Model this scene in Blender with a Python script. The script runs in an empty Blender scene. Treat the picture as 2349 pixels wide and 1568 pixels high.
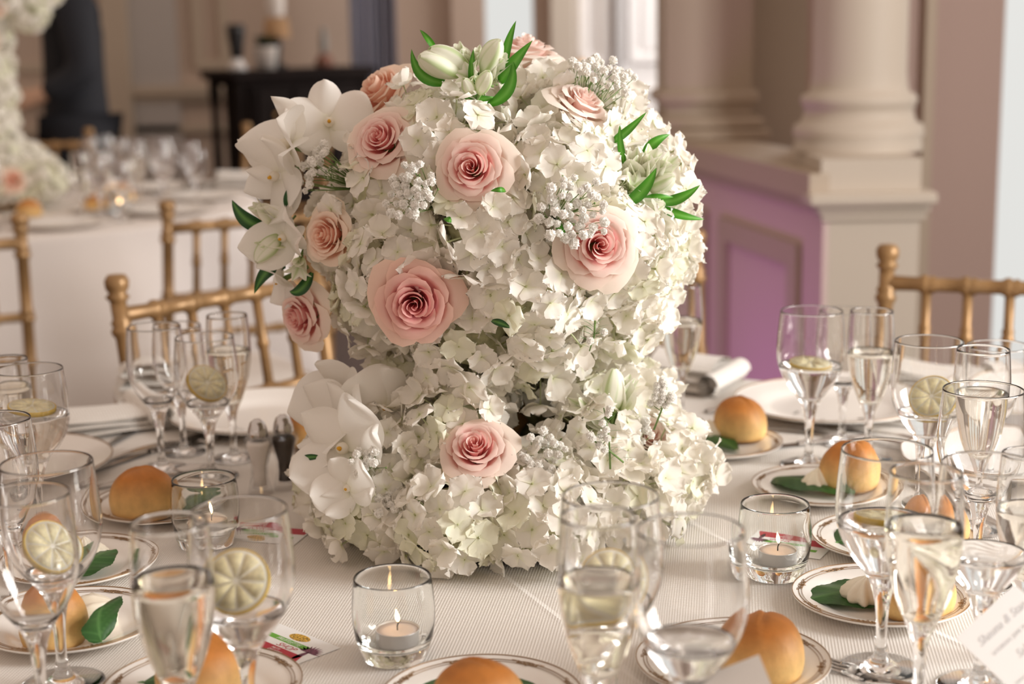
import bpy, math, random
from mathutils import Vector, Matrix, Euler, Quaternion
S = bpy.context.scene
C = S.collection
PI = math.pi
rnd = random.Random(7)
# ------------------------------------------------------------------ camera
FPX = 3600.0; CX = 1174.5; CY = 784.0
PITCH = math.radians(11.4); ROLL = math.radians(-1.0)
CAM = Vector((0, 0, 1.30))
RM = (Matrix.Rotation(math.radians(90) - PITCH, 3, 'X') @ Matrix.Rotation(ROLL, 3, 'Z'))
def ray(px, py): return (RM @ Vector(((px-CX)/FPX, -(py-CY)/FPX, -1))).normalized()
def at_z(px, py, z):
    d = ray(px, py); return CAM + d*((z-CAM.z)/d.z)
def at_y(px, py, y):
    d = ray(px, py); return CAM + d*(y/d.y)
cd = bpy.data.cameras.new('camera'); cam = bpy.data.objects.new('camera', cd); C.objects.link(cam)
cam.matrix_world = Matrix.Translation(CAM) @ RM.to_4x4()
cd.sensor_width = 36; cd.lens = FPX/2349*36; cd.clip_start = .05; cd.clip_end = 60
cd.dof.use_dof = True; cd.dof.focus_distance = 1.50; cd.dof.aperture_fstop = 3.9; cd.dof.aperture_blades = 0
S.camera = cam
# ------------------------------------------------------------------ world, lights, exposure
W = bpy.data.worlds.new('world'); S.world = W; W.use_nodes = True
W.node_tree.nodes['Background'].inputs[0].default_value = (1.0, .785, .645, 1)
W.node_tree.nodes['Background'].inputs[1].default_value = .55
def area(name, loc, target, sx, sy, power, col):
    l = bpy.data.lights.new(name, 'AREA'); l.shape = 'RECTANGLE'; l.size = sx; l.size_y = sy; l.energy = power; l.color = col
    o = bpy.data.objects.new(name, l); C.objects.link(o); o.location = loc
    o.rotation_euler = (Vector(target)-Vector(loc)).to_track_quat('-Z', 'Y').to_euler(); return o
area('window_daylight', (2.75, .95, 1.95), (0, .95, 1.75), 1.3, 1.9, 136, (1, .985, .96))
area('window_daylight_far', (1.9, 7.2, 2.0), (.2, 7.6, 1.6), 2.4, 2.2, 95, (1, .98, .96))
area('uplight_glow', (.05, 3.75, .10), (.66, 4.0, .65), .12, .5, 2.4, (.75, .22, 1))
S.view_settings.view_transform = 'Standard'; S.view_settings.look = 'None'
S.view_settings.gamma = 1; S.view_settings.use_curve_mapping = False; S.view_settings.exposure = 0.30
cy = S.cycles
cy.max_bounces = 40; cy.transmission_bounces = 36; cy.transparent_max_bounces = 16; cy.glossy_bounces = 6; cy.diffuse_bounces = 7
cy.caustics_refractive = True; cy.caustics_reflective = False; cy.blur_glossy = 1.0
cy.use_denoising = True; cy.sample_clamp_indirect = 40
# ------------------------------------------------------------------ materials
def mat(name, col, rough=.5, metal=0, spec=.5, attr=False, trans=0, bump=None, ramp=None, noise=None, sheen=0):
    """attr: colour from vertex attribute; trans: share of translucency; noise=(scale,amount) colour variation; bump=(scale,strength,dist)"""
    m = bpy.data.materials.new(name); m.use_nodes = True; nt = m.node_tree; N = nt.nodes; L = nt.links
    p = N['Principled BSDF']; p.inputs['Base Color'].default_value = (*col, 1); p.inputs['Roughness'].default_value = rough
    p.inputs['Metallic'].default_value = metal; p.inputs['Specular IOR Level'].default_value = spec
    if sheen: p.inputs['Sheen Weight'].default_value = sheen
    csock = None
    if attr:
        a = N.new('ShaderNodeAttribute'); a.attribute_name = 'Col'; csock = a.outputs['Color']
    tc = N.new('ShaderNodeTexCoord')
    if noise:
        nz = N.new('ShaderNodeTexNoise'); nz.inputs['Scale'].default_value = noise[0]; nz.inputs['Detail'].default_value = 4
        L.new(tc.outputs['Object'], nz.inputs['Vector'])
        mp = N.new('ShaderNodeMapRange'); mp.inputs['From Min'].default_value = .3; mp.inputs['From Max'].default_value = .7
        mp.inputs['To Min'].default_value = 1-noise[1]; mp.inputs['To Max'].default_value = 1+noise[1]*.4
        L.new(nz.outputs['Fac'], mp.inputs['Value'])
        mx = N.new('ShaderNodeMix'); mx.data_type = 'RGBA'; mx.blend_type = 'MULTIPLY'; mx.inputs['Factor'].default_value = 1
        if csock: L.new(csock, mx.inputs[6])
        else: mx.inputs[6].default_value = (*col, 1)
        L.new(mp.outputs['Result'], mx.inputs[7]); csock = mx.outputs[2]
    if csock: L.new(csock, p.inputs['Base Color'])
    if bump:
        nb = N.new('ShaderNodeTexNoise'); nb.inputs['Scale'].default_value = bump[0]; nb.inputs['Detail'].default_value = 3
        L.new(tc.outputs['Object'], nb.inputs['Vector'])
        b = N.new('ShaderNodeBump'); b.inputs['Strength'].default_value = bump[1]; b.inputs['Distance'].default_value = bump[2]
        L.new(nb.outputs['Fac'], b.inputs['Height']); L.new(b.outputs['Normal'], p.inputs['Normal'])
    if trans:
        t = N.new('ShaderNodeBsdfTranslucent'); ms = N.new('ShaderNodeMixShader'); ms.inputs[0].default_value = trans
        if csock: L.new(csock, t.inputs['Color'])
        else: t.inputs['Color'].default_value = (*col, 1)
        L.new(p.outputs[0], ms.inputs[1]); L.new(t.outputs[0], ms.inputs[2]); L.new(ms.outputs[0], N['Material Output'].inputs[0])
    return m
def glassmat(name, col=(1, 1, 1), ior=1.48, rough=0):
    m = bpy.data.materials.new(name); m.use_nodes = True; nt = m.node_tree; nt.nodes.remove(nt.nodes['Principled BSDF'])
    g = nt.nodes.new('ShaderNodeBsdfGlass'); g.inputs['Color'].default_value = (*col, 1); g.inputs['IOR'].default_value = ior
    g.inputs['Roughness'].default_value = rough; nt.links.new(g.outputs[0], nt.nodes['Material Output'].inputs[0]); return m
def thinglass(name):
    m = bpy.data.materials.new(name); m.use_nodes = True; nt = m.node_tree; N = nt.nodes; N.remove(N['Principled BSDF'])
    t = N.new('ShaderNodeBsdfTransparent'); t.inputs[0].default_value = (.97, .97, .97, 1); g = N.new('ShaderNodeBsdfGlossy'); g.inputs['Roughness'].default_value = .02
    f = N.new('ShaderNodeLayerWeight'); f.inputs['Blend'].default_value = .5; pw = N.new('ShaderNodeMath'); pw.operation = 'POWER'; pw.inputs[1].default_value = 4.5
    ml_ = N.new('ShaderNodeMath'); ml_.operation = 'MULTIPLY_ADD'; ml_.inputs[1].default_value = .8; ml_.inputs[2].default_value = .04; x = N.new('ShaderNodeMixShader')
    nt.links.new(f.outputs['Facing'], pw.inputs[0]); nt.links.new(pw.outputs[0], ml_.inputs[0]); nt.links.new(ml_.outputs[0], x.inputs[0]); nt.links.new(t.outputs[0], x.inputs[1]); nt.links.new(g.outputs[0], x.inputs[2]); nt.links.new(x.outputs[0], N['Material Output'].inputs[0]); return m
def emis(name, col, s):
    m = bpy.data.materials.new(name); m.use_nodes = True; p = m.node_tree.nodes['Principled BSDF']
    p.inputs['Base Color'].default_value = (0, 0, 0, 1); p.inputs['Emission Color'].default_value = (*col, 1); p.inputs['Emission Strength'].default_value = s; return m
def clothmat(name, col, pitch, creases=()):
    m = mat(name, col, .75, sheen=.2); nt = m.node_tree; N = nt.nodes; L = nt.links; p = N['Principled BSDF']
    tc = N.new('ShaderNodeTexCoord'); sp = N.new('ShaderNodeSeparateXYZ'); L.new(tc.outputs['Object'], sp.inputs[0])
    def M(op, a, b=None, c=None):
        n = N.new('ShaderNodeMath'); n.operation = op
        for i, s in enumerate((a, b, c)):
            if s is None: continue
            if isinstance(s, (int, float)): n.inputs[i].default_value = s
            else: L.new(s, n.inputs[i])
        return n.outputs[0]
    k = 2*PI/pitch
    u = M('ADD', M('MULTIPLY', sp.outputs[0], .80), M('MULTIPLY', sp.outputs[1], .6))
    v = M('SUBTRACT', M('MULTIPLY', sp.outputs[1], .80), M('MULTIPLY', sp.outputs[0], .6))
    h = M('MULTIPLY', M('SINE', M('MULTIPLY', u, k)), M('SINE', M('MULTIPLY', v, k)))
    h = M('MAXIMUM', h, -.25)
    for (x0, y0, x1, y1, amp, wd) in creases:
        dx, dy = x1-x0, y1-y0; ln = math.hypot(dx, dy); nx, ny = -dy/ln, dx/ln
        d = M('ADD', M('ADD', M('MULTIPLY', sp.outputs[0], nx), M('MULTIPLY', sp.outputs[1], ny)), -(x0*nx+y0*ny))
        r = M('MULTIPLY', M('MAXIMUM', M('SUBTRACT', 1, M('MULTIPLY', M('ABSOLUTE', d), 1/wd)), 0), amp)
        h = M('ADD', h, r)
    b = N.new('ShaderNodeBump'); b.inputs['Strength'].default_value = .55; b.inputs['Distance'].default_value = pitch*.22
    L.new(h, b.inputs['Height']); L.new(b.outputs['Normal'], p.inputs['Normal'])
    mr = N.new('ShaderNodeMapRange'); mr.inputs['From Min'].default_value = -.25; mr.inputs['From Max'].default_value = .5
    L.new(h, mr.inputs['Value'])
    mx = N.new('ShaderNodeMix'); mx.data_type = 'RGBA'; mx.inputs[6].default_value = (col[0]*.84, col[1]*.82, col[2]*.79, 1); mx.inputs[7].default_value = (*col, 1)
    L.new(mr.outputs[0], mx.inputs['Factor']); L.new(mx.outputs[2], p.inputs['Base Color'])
    return m
M_ = dict(
    hyd=mat('hydrangea_petal', (.9, .88, .8), .6, spec=.2, attr=True, trans=.33),
    rose=mat('rose_petal', (.9, .6, .55), .5, spec=.25, attr=True, trans=.28),
    orchid=mat('orchid_petal', (.92, .9, .86), .45, spec=.3, attr=True, trans=.3),
    alst=mat('alstroemeria_petal', (.9, .9, .8), .5, spec=.3, attr=True, trans=.3),
    leaf=mat('glossy_leaf', (.03, .16, .02), .38, spec=.4, attr=True, trans=.16, bump=(180, .15, .001)),
    green=mat('green_stem', (.16, .26, .07), .6, attr=False),
    lime=mat('pale_green_core', (.60, .60, .38), .8, bump=(140, .6, .003), noise=(60, .5)),
    gyp=mat('tiny_white_blossom', (.96, .95, .92), .7, trans=.35),
    gold=mat('gold_vase', (.62, .36, .15), .35, .75, bump=(90, .4, .002)),
    dark=mat('dark_tray', (.03, .032, .03), .5),
    glass=glassmat('clear_glass'), thin=thinglass('thin_pressed_glass'),
    water=glassmat('water', (1, 1, 1), 1.33),
    wine=glassmat('pale_sparkling_wine', (.998, .99, .955), 1.34),
    thick=glassmat('thick_clear_glass', (.993, 1, .997), 1.5),
    china=mat('white_china', (.86, .83, .79), .16, spec=.6),
    gilt=mat('gilt_line', (.33, .20, .10), .35, .5),
    crust=mat('bread_crust', (.7, .4, .12), .55, attr=True, bump=(260, .35, .0012), noise=(45, .28)),
    butter=mat('butter', (.87, .80, .66), .4),
    steel=mat('polished_steel', (.55, .52, .49), .2, 1),
    chrome=mat('chrome_cap', (.6, .58, .57), .12, 1),
    salt=mat('salt', (.93, .88, .84), .9),
    pepper=mat('ground_pepper', (.055, .035, .025), .95, noise=(500, .6)),
    wax=mat('candle_wax', (.90, .76, .68), .45),
    tin=mat('aluminium_cup', (.82, .80, .79), .35, .4),
    wick=mat('charred_wick', (.02, .015, .012), .9),
    flame=emis('flame', (1, .62, .26), 14),
    paper=mat('white_card', (.86, .86, .85), .7),
    ink=mat('pale_grey_ink', (.66, .67, .69), .8),
    red=mat('red_print', (.48, .02, .045), .5), lgreen=mat('green_print', (.14, .42, .04), .5),
    whitep=mat('white_print', (.88, .87, .86), .5), food=mat('food_print', (.75, .45, .06), .5, noise=(700, 1.0)),
    purplep=mat('purple_print', (.22, .06, .12), .5, noise=(900, .8)),
    napkin=clothmat('napkin_weave', (.84, .81, .77), .006),
    gilded=mat('gold_painted_wood', (.36, .21, .09), .36, .35, spec=.5, noise=(25, .25)),
    cushion=mat('white_cushion', (.72, .67, .62), .8),
    rind=mat('lemon_rind', (.83, .58, .10), .5), pith=mat('lemon_pith', (.95, .92, .78), .7),
    flesh=mat('lemon_flesh', (.95, .86, .52), .4, noise=(300, .2)),
    wall=mat('beige_wall_paint', (.48, .37, .295), .7, noise=(2, .06)),
    wallp=mat('pinkish_beige_paint', (.43, .31, .27), .7),
    cream=mat('cream_plaster', (.55, .48, .40), .6),
    cream2=mat('tan_plaster', (.45, .365, .28), .6),
    white=mat('white_gloss_paint', (.80, .78, .77), .5),
    floor=mat('dark_brown_carpet', (.085, .055, .045), .95, noise=(30, .4)),
    wood=mat('espresso_wood', (.013, .008, .007), .75, spec=.15, noise=(8, .3)),
    curtain=mat('blue_grey_curtain', (.62, .66, .78), .85), curtain2=mat('dark_grey_curtain', (.24, .22, .26), .85),
    suit=mat('navy_suit', (.008, .009, .014), .85), skin=mat('skin', (.5, .3, .2), .55), hair=mat('dark_hair', (.03, .02, .015), .6),
    shirt=mat('white_shirt', (.8, .8, .8), .7),
    pane=emis('bright_daylight_pane', (1, 1, .965), .60), shade=mat('cream_lampshade', (.62, .40, .22), .8, trans=.4),
    black=mat('black_lacquer', (.012, .012, .014), .4), plant=mat('dark_foliage', (.02, .05, .02), .6), brownpot=mat('red_brown_pot', (.2, .08, .05), .5),
)
M_['cloth'] = None
# ------------------------------------------------------------------ mesh builder
class MB:
    def __init__(s): s.v = []; s.f = []; s.m = []; s.c = []
    def add(s, vs, fs, mi=0, col=None, T=None):
        o = len(s.v)
        if T is not None: vs = [T @ Vector(v) for v in vs]
        s.v += [tuple(v) for v in vs]; s.f += [tuple(i+o for i in f) for f in fs]; s.m += [mi]*len(fs)
        if col is None: s.c += [(1, 1, 1)]*len(vs)
        elif isinstance(col, list): s.c += col
        else: s.c += [tuple(col)]*len(vs)
        return s
    def box(s, x0, x1, y0, y1, z0, z1, mi=0, T=None, col=None):
        v = [(x, y, z) for x in (x0, x1) for y in (y0, y1) for z in (z0, z1)]
        return s.add(v, [(0, 1, 3, 2), (4, 6, 7, 5), (0, 4, 5, 1), (2, 3, 7, 6), (0, 2, 6, 4), (1, 5, 7, 3)], mi, col, T)
    def bbox(s, x0, x1, y0, y1, z0, z1, b, mi=0, T=None):
        """box with all z-edges and top/bottom edges chamfered"""
        rings = []
        for z, i in ((z0, b), (z0+b, 0), (z1-b, 0), (z1, b)):
            q = b + i
            a0, a1, c0, c1 = x0+i, x1-i, y0+i, y1-i
            rings.append([(a0+b, c0, z), (a1-b, c0, z), (a1, c0+b, z), (a1, c1-b, z), (a1-b, c1, z), (a0+b, c1, z), (a0, c1-b, z), (a0, c0+b, z)])
        v = [p for r in rings for p in r]; f = [tuple(range(7, -1, -1)), tuple(range(24, 32))]
        for k in range(3):
            for i in range(8): j = (i+1) % 8; f.append((k*8+i, k*8+j, k*8+8+j, k*8+8+i))
        return s.add(v, f, mi, None, T)
    def lathe(s, prof, seg=24, mi=0, T=None, col=None, fn=None):
        v = []; f = []; idx = []; cl = []
        for pi, (r, z) in enumerate(prof):
            c = col[pi] if isinstance(col, list) else col
            if r < 1e-7: idx.append([len(v)]); v.append((0, 0, fn(0, 0, z)[1] if fn else z)); cl.append(c)
            else:
                idx.append(list(range(len(v), len(v)+seg)))
                for i in range(seg):
                    a = 2*PI*i/seg; rr, zz = (fn(a, r, z) if fn else (r, z)); v.append((rr*math.cos(a), rr*math.sin(a), zz)); cl.append(c)
        for a, b in zip(idx, idx[1:]):
            if len(a) == 1 and len(b) == 1: continue
            for i in range(seg):
                j = (i+1) % seg
                if len(a) == 1: f.append((a[0], b[j], b[i]))
                elif len(b) == 1: f.append((a[i], a[j], b[0]))
                else: f.append((a[i], a[j], b[j], b[i]))
        return s.add(v, f, mi, cl if col else None, T)
    def tube(s, pts, rad, seg=6, mi=0, T=None, col=None, cap=True):
        pts = [Vector(p) for p in pts]; n = len(pts)
        if not isinstance(rad, (list, tuple)): rad = [rad]*n
        v = []; f = []; up = None
        for i, p in enumerate(pts):
            t = (pts[min(i+1, n-1)]-pts[max(i-1, 0)]).normalized()
            if up is None: up = t.orthogonal().normalized()
            else: up = (up - t*up.dot(t)).normalized()
            w = t.cross(up)
            for k in range(seg):
                a = 2*PI*k/seg; v.append(p + (up*math.cos(a)+w*math.sin(a))*rad[i])
        for i in range(n-1):
            for k in range(seg): j = (k+1) % seg; f.append((i*seg+k, i*seg+j, (i+1)*seg+j, (i+1)*seg+k))
        if cap: f.append(tuple(range(seg-1, -1, -1))); f.append(tuple(range((n-1)*seg, n*seg)))
        return s.add(v, f, mi, col, T)
    def grid(s, fn, nu, nv, mi=0, T=None, cfn=None):
        v = []; c = []
        for i in range(nu+1):
            for j in range(nv+1):
                v.append(fn(i/nu, j/nv)); c.append(cfn(i/nu, j/nv) if cfn else (1, 1, 1))
        f = [(i*(nv+1)+j, (i+1)*(nv+1)+j, (i+1)*(nv+1)+j+1, i*(nv+1)+j+1) for i in range(nu) for j in range(nv)]
        return s.add(v, f, mi, c, T)
    def mesh(s, name, mats, smooth=True):
        me = bpy.data.meshes.new(name); me.from_pydata([tuple(v) for v in s.v], [], s.f)
        for m in (mats if isinstance(mats, (list, tuple)) else [mats]): me.materials.append(m)
        me.polygons.foreach_set('material_index', s.m); me.polygons.foreach_set('use_smooth', [smooth]*len(s.f))
        if any(c != (1, 1, 1) for c in s.c):
            ca = me.color_attributes.new('Col', 'FLOAT_COLOR', 'POINT'); ca.data.foreach_set('color', [x for c in s.c for x in (*c, 1)])
        me.update(); return me
    def build(s, name, mats, parent=None, loc=None, smooth=True, rot=None):
        return inst(name, s.mesh(name, mats, smooth), parent, loc, rot)
def inst(name, me, parent=None, loc=None, rot=None, scale=None):
    o = bpy.data.objects.new(name, me); C.objects.link(o)
    if parent: o.parent = parent
    if loc is not None: o.location = loc
    if rot is not None:
        if isinstance(rot, Quaternion): o.rotation_mode = 'QUATERNION'; o.rotation_quaternion = rot
        elif isinstance(rot, Matrix): o.rotation_mode = 'QUATERNION'; o.rotation_quaternion = rot.to_quaternion()
        else: o.rotation_euler = rot
    if scale is not None: o.scale = (scale,)*3 if isinstance(scale, (int, float)) else scale
    return o
def tag(o, label=None, cat=None, group=None, kind=None):
    if label: o['label'] = label
    if cat: o['category'] = cat
    if group: o['group'] = group
    if kind: o['kind'] = kind
    return o
def empty(name, loc, label, cat, group=None, rotz=0):
    o = bpy.data.objects.new(name, None); C.objects.link(o); o.location = loc; o.rotation_euler = (0, 0, rotz); o.empty_display_size = .05
    return tag(o, label, cat, group)
KIDS = {}
def kids(o):
    return [c for c in bpy.data.objects if c.parent == o]
def copy_tree(o, parent=None, memo=None):
    c = o.copy(); C.objects.link(c)
    if parent: c.parent = parent
    for ch in kids(o): copy_tree(ch, c)
    return c
def lerp(a, b, t): return a+(b-a)*t
def lc(a, b, t):
    t = max(0, min(1, t)); return tuple(x+(y-x)*t for x, y in zip(a, b))
def TR(loc, q=None, s=1):
    m = Matrix.Translation(loc)
    if q is not None: m = m @ q.to_matrix().to_4x4()
    return m @ Matrix.Scale(s, 4) if s != 1 else m
def zq(n, spin=0):
    n = Vector(n).normalized(); return n.to_track_quat('Z', 'Y') @ Quaternion((0, 0, 1), spin)
def struct(name, mb, m, smooth=False, loc=None):
    o = mb.build(name, m, None, loc, smooth); o['kind'] = 'structure'; return o
T0 = .762      # table top height
TC = Vector((0, 1.68, 0)); TR_ = .765
# ------------------------------------------------------------------ the room
def bx(x0, x1, y0, y1, z0, z1): return MB().box(x0, x1, y0, y1, z0, z1)
struct('floor', bx(-6, 5, -1.5, 10.5, -.05, 0), M_['floor'])
YB = 9.3
def X(px, y): return at_y(px, 0, y).x
# far wall in panelled sections, pilasters, dado
struct('wall_back', bx(-5.5, X(905, YB), YB, YB+.15, 0, 3.6), M_['wall'])
for i, (a, b) in enumerate(((-5.4, X(238, YB)), (X(298, YB), X(395, YB)), (X(400, YB), X(560, YB)))):
    p = MB(); z0, z1 = 1.08, 3.4; w = .05; y0 = YB-.025
    p.box(a+.1, b-.1, y0, YB, z0, z0+w).box(a+.1, b-.1, y0, YB, z1-w, z1).box(a+.1, a+.1+w, y0, YB, z0+w, z1-w).box(b-.1-w, b-.1, y0, YB, z0+w, z1-w)
    struct('trim_%d' % (i+1), p, M_['cream2'])
struct('trim_4', bx(X(240, YB), X(296, YB), YB-.12, YB, .2, 3.6), M_['cream2'])
struct('trim_5', bx(X(296, YB), X(400, YB), YB-.05, YB, .2, 3.6), mat('greyish_pilaster', (.42, .38, .35), .7))
p = MB(); p.box(-5.4, X(905, YB), YB-.09, YB, .94, .99).box(-5.4, X(905, YB), YB-.06, YB, .90, .94); struct('trim_6', p, M_['cream2'])
struct('trim_7', bx(-5.4, X(905, YB), YB-.05, YB, .72, .76), M_['cream2'])
struct('baseboard_back', bx(-5.4, X(905, YB), YB-.04, YB, 0, .16), M_['cream2'])
struct('wall_left', bx(-5.6, -5.5, 1, YB+.1, 0, 3.6), M_['wall'])
# wall behind the bouquet, with window and panelled door
YM = 7.4
struct('wall_middle', bx(X(908, YM), X(1112, YM), YM, YM+.2, 0, 3.6), M_['wall'])
struct('trim_8', bx(X(1036, YM), X(1112, YM), YM-.06, YM, 0, 3.6), M_['wall'])
win = MB(); a, b = X(1112, YM), X(1222, YM)
w2 = empty('window_1', ((a+b)/2, YM, 0), 'tall bright window behind the top of the bouquet', None); w2['kind'] = 'structure'
MB().box(a-w2.location.x, b-w2.location.x, .06, .08, .2, 3.5).build('window_pane', M_['pane'], w2, smooth=False)
MB().box(a-w2.location.x, b-w2.location.x, -.02, .1, 0, .2).box(a-w2.location.x, b-w2.location.x, -.02, .1, 3.5, 3.6).build('window_frame', M_['white'], w2, smooth=False)
struct('trim_9', bx(X(1222, YM), X(1262, YM), YM-.02, YM+.12, 0, 3.6), M_['wall'])
struct('trim_10', bx(X(1262, YM), X(1312, YM), YM-.10, YM+.1, 0, 3.6), M_['cream'])
a, b, c2 = X(1312, YM), X(1412, YM), X(1640, YM)
for n, (q0, q1) in enumerate(((a, b), (b+.03, c2))):
    d = empty('door_%d' % (n+1), ((q0+q1)/2, YM+.05, 0), None, None); d['kind'] = 'structure'; h = (q1-q0)/2
    MB().box(-h, h, -.02, .02, 0, 3.5).build('door_leaf', M_['white'], d, smooth=False)
    for (z0, z1) in ((.16, .62), (.72, 1.0), (1.12, 3.3)):
        k = MB(); e = .03; m = .035
        k.box(-h+m, h-m, -.04, -.02, z0, z0+e).box(-h+m, h-m, -.04, -.02, z1-e, z1).box(-h+m, -h+m+e, -.04, -.02, z0+e, z1-e).box(h-m-e, h-m, -.04, -.02, z0+e, z1-e)
        k.box(-h+m+e+.03, h-m-e-.03, -.03, -.02, z0+e+.03, z1-e-.03)
        k.build('door_panel', M_['white'], d, smooth=False)
kn = MB().lathe([(0, 0), (.012, 0), (.01, .02), (.022, .035), (.024, .05), (.014, .062), (0, .064)], 14)
ko = at_y(1333, 148, YM-.05); knob = kn.build('door_handle', M_['gold'], bpy.data.objects['door_1'], smooth=True)
knob.location = (ko.x-bpy.data.objects['door_1'].location.x, -.02, ko.z); knob.rotation_euler = (PI/2, 0, 0)
struct('trim_11', bx(b, b+.03, YM-.02, YM+.08, 0, 3.6), mat('grey_door_gap', (.45, .44, .44), .7))
# right hand pier: engaged square pilaster, dado wall running towards us, pedestal and round column
ZD = .955
P1 = Vector((at_y(1880, 470, 3.62).x, 3.62, 0)); P2 = Vector((at_y(1545, 400, 4.75).x, 4.75, 0))
def along(t, off, z):
    d = (P2-P1); n = Vector((d.y, -d.x, 0)).normalized(); return P1 + d*t + n*off + Vector((0, 0, z))
def slab(t0, t1, o0, o1, z0, z1):
    m = MB(); v = [along(t, o, z) for t in (t0, t1) for o in (o0, o1) for z in (z0, z1)]
    return m.add(v, [(0, 1, 3, 2), (4, 6, 7, 5), (0, 4, 5, 1), (2, 3, 7, 6), (0, 2, 6, 4), (1, 5, 7, 3)])
wallmag = mat('lilac_beige_panel_paint', (.60, .45, .43), .7)
struct('wall_right', slab(-.02, 1.6, 0, .10, 0, ZD-.06), wallmag)
struct('trim_12', slab(-.02, 1.6, -.035, .2, ZD-.06, ZD), M_['cream2'])
struct('trim_13', slab(-.02, 1.6, -.018, 0, ZD-.085, ZD-.06), M_['cream2'])
for i, (t0, t1) in enumerate(((.09, .60), (.70, 1.3))):
    e = .022
    f = MB()
    for q in (slab(t0, t1, -.015, 0, .715, .775), slab(t0, t1, -.015, 0, .16, .21), slab(t0, t0+.055, -.015, 0, .21, .715), slab(t1-.055, t1, -.015, 0, .21, .715)): f.add(q.v, q.f)
    struct('trim_%d' % (14+i), f, M_['cream2'])
struct('baseboard_right', slab(-.02, 1.6, -.02, 0, 0, .14), M_['cream2'])
def xr(px, y): return at_y(px, 450, y).x
yp = 3.60; xa, xb = xr(1893, yp), xr(2112, yp)
ped = MB(); ped.box(xa, xb, yp, yp+.36, 0, .90)
for (e, z0, z1) in ((.045, ZD+.035, ZD+.05), (.012, .985-.13, .985-.115), (.02, .87, .885), (.032, .885, .90), (.045, .90, .925)): pass
ped.bbox(xa-.012, xb+.012, yp-.012, yp+.37, .845, .862, .004).bbox(xa-.024, xb+.02, yp-.02, yp+.38, .862, .882, .006).bbox(xa-.045, xb+.03, yp-.04, yp+.4, .882, .912, .006).box(xa-.01, xb, yp-.0, yp+.37, .912, ZD+.032)
struct('trim_16', ped, M_['cream'])
yc = 3.86; pc = at_y(1968, 300, yc); k = yc/3.6
col = MB(); sp = []
rc = .113
zb = ZD+.032
prof = [(rc*1.36, zb), (rc*1.36, zb+.022), (rc*1.32, zb+.024), (rc*1.40, zb+.04), (rc*1.36, zb+.062), (rc*1.24, zb+.068), (rc*1.16, zb+.09), (rc*1.17, zb+.105), (rc*1.2, zb+.108), (rc*1.24, zb+.122), (rc*1.2, zb+.135), (rc*1.06, zb+.14), (rc*1.03, zb+.155), (rc, zb+.185), (rc*.97, 3.6)]
col.lathe(prof, 40, T=Matrix.Translation((pc.x, yc, 0))); struct('trim_17', col, M_['cream'], True)
# square pilaster further back
ya = 4.72; xa, xb = xr(1527, ya), xr(1722, ya)
pil = MB(); pil.box(xa, xb, ya, ya+.3, ZD, 3.6)
pil.bbox(xa-.02, xb+.02, ya-.02, ya+.3, 1.06, 1.10, .008).bbox(xa-.035, xb+.035, ya-.035, ya+.3, .985, 1.02, .01).bbox(xa-.05, xb+.05, ya-.05, ya+.3, ZD, .985, .006)
struct('trim_18', pil, M_['cream2'])
struct('wall_pier', bx(xb-.01, xr(1860, ya+.2), ya+.22, ya+.5, 0, 3.6), M_['cream2'])
yr = 4.3
struct('wall_far_right', bx(xr(1830, yr+.3), xr(2288, yr), yr, yr+.2, 0, 3.6), M_['wallp'])
struct('trim_19', bx(xr(2105, yr), xr(2128, yr), yr-.03, yr, 0, 3.6), M_['cream2'])
w3 = empty('window_2', (xr(2400, yr), yr+.06, 0), 'wide bright window at the far right edge', None); w3['kind'] = 'structure'
hw = w3.location.x - xr(2288, yr)
MB().box(-hw, .8, .05, .07, .3, 3.5).build('window_pane', M_['pane'], w3, smooth=False)
MB().box(-hw, .8, -.04, .1, 0, .3).box(-hw, .8, -.04, .1, 3.5, 3.6).build('window_sill', M_['white'], w3, smooth=False)
# the daylight window on the right, outside the frame, whose bars show in the glasses
w4 = empty('window_3', (2.72, .95, 0), 'daylit window with glazing bars on the right', None); w4['kind'] = 'structure'
f = MB()
for yy in (-.7, 0, .7): f.box(-.03, 0, yy-.025, yy+.025, .95, 2.95)
for zz in (.95, 1.6, 2.3, 2.95): f.box(-.03, 0, -.7, .7, zz-.025, zz+.025)
f.build('window_frame', M_['white'], w4, smooth=False)
# curtain
def curtain(name, px0, px1, y, m, label):
    x0, x1 = X(px0, y), X(px1, y)
    def fn(u, v): return (lerp(x0, x1, u), y+.035*math.sin(u*9*PI)+.01*math.sin(u*23), lerp(.02, 3.4, v))
    mb = MB().grid(fn, 54, 8); mb.grid(lambda u, v: tuple(Vector(fn(u, v))+Vector((0, .012, 0))), 54, 8)
    o = mb.build(name, m); return tag(o, label, 'curtain', 'curtains beside the sideboard')
curtain('curtain', 800, 866, 8.9, M_['curtain'], 'pale blue-grey floor-length curtain behind the sideboard')
curtain('curtain', 864, 915, 8.8, M_['curtain2'], 'dark grey curtain between the blue-grey curtain and the beige wall')
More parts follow.
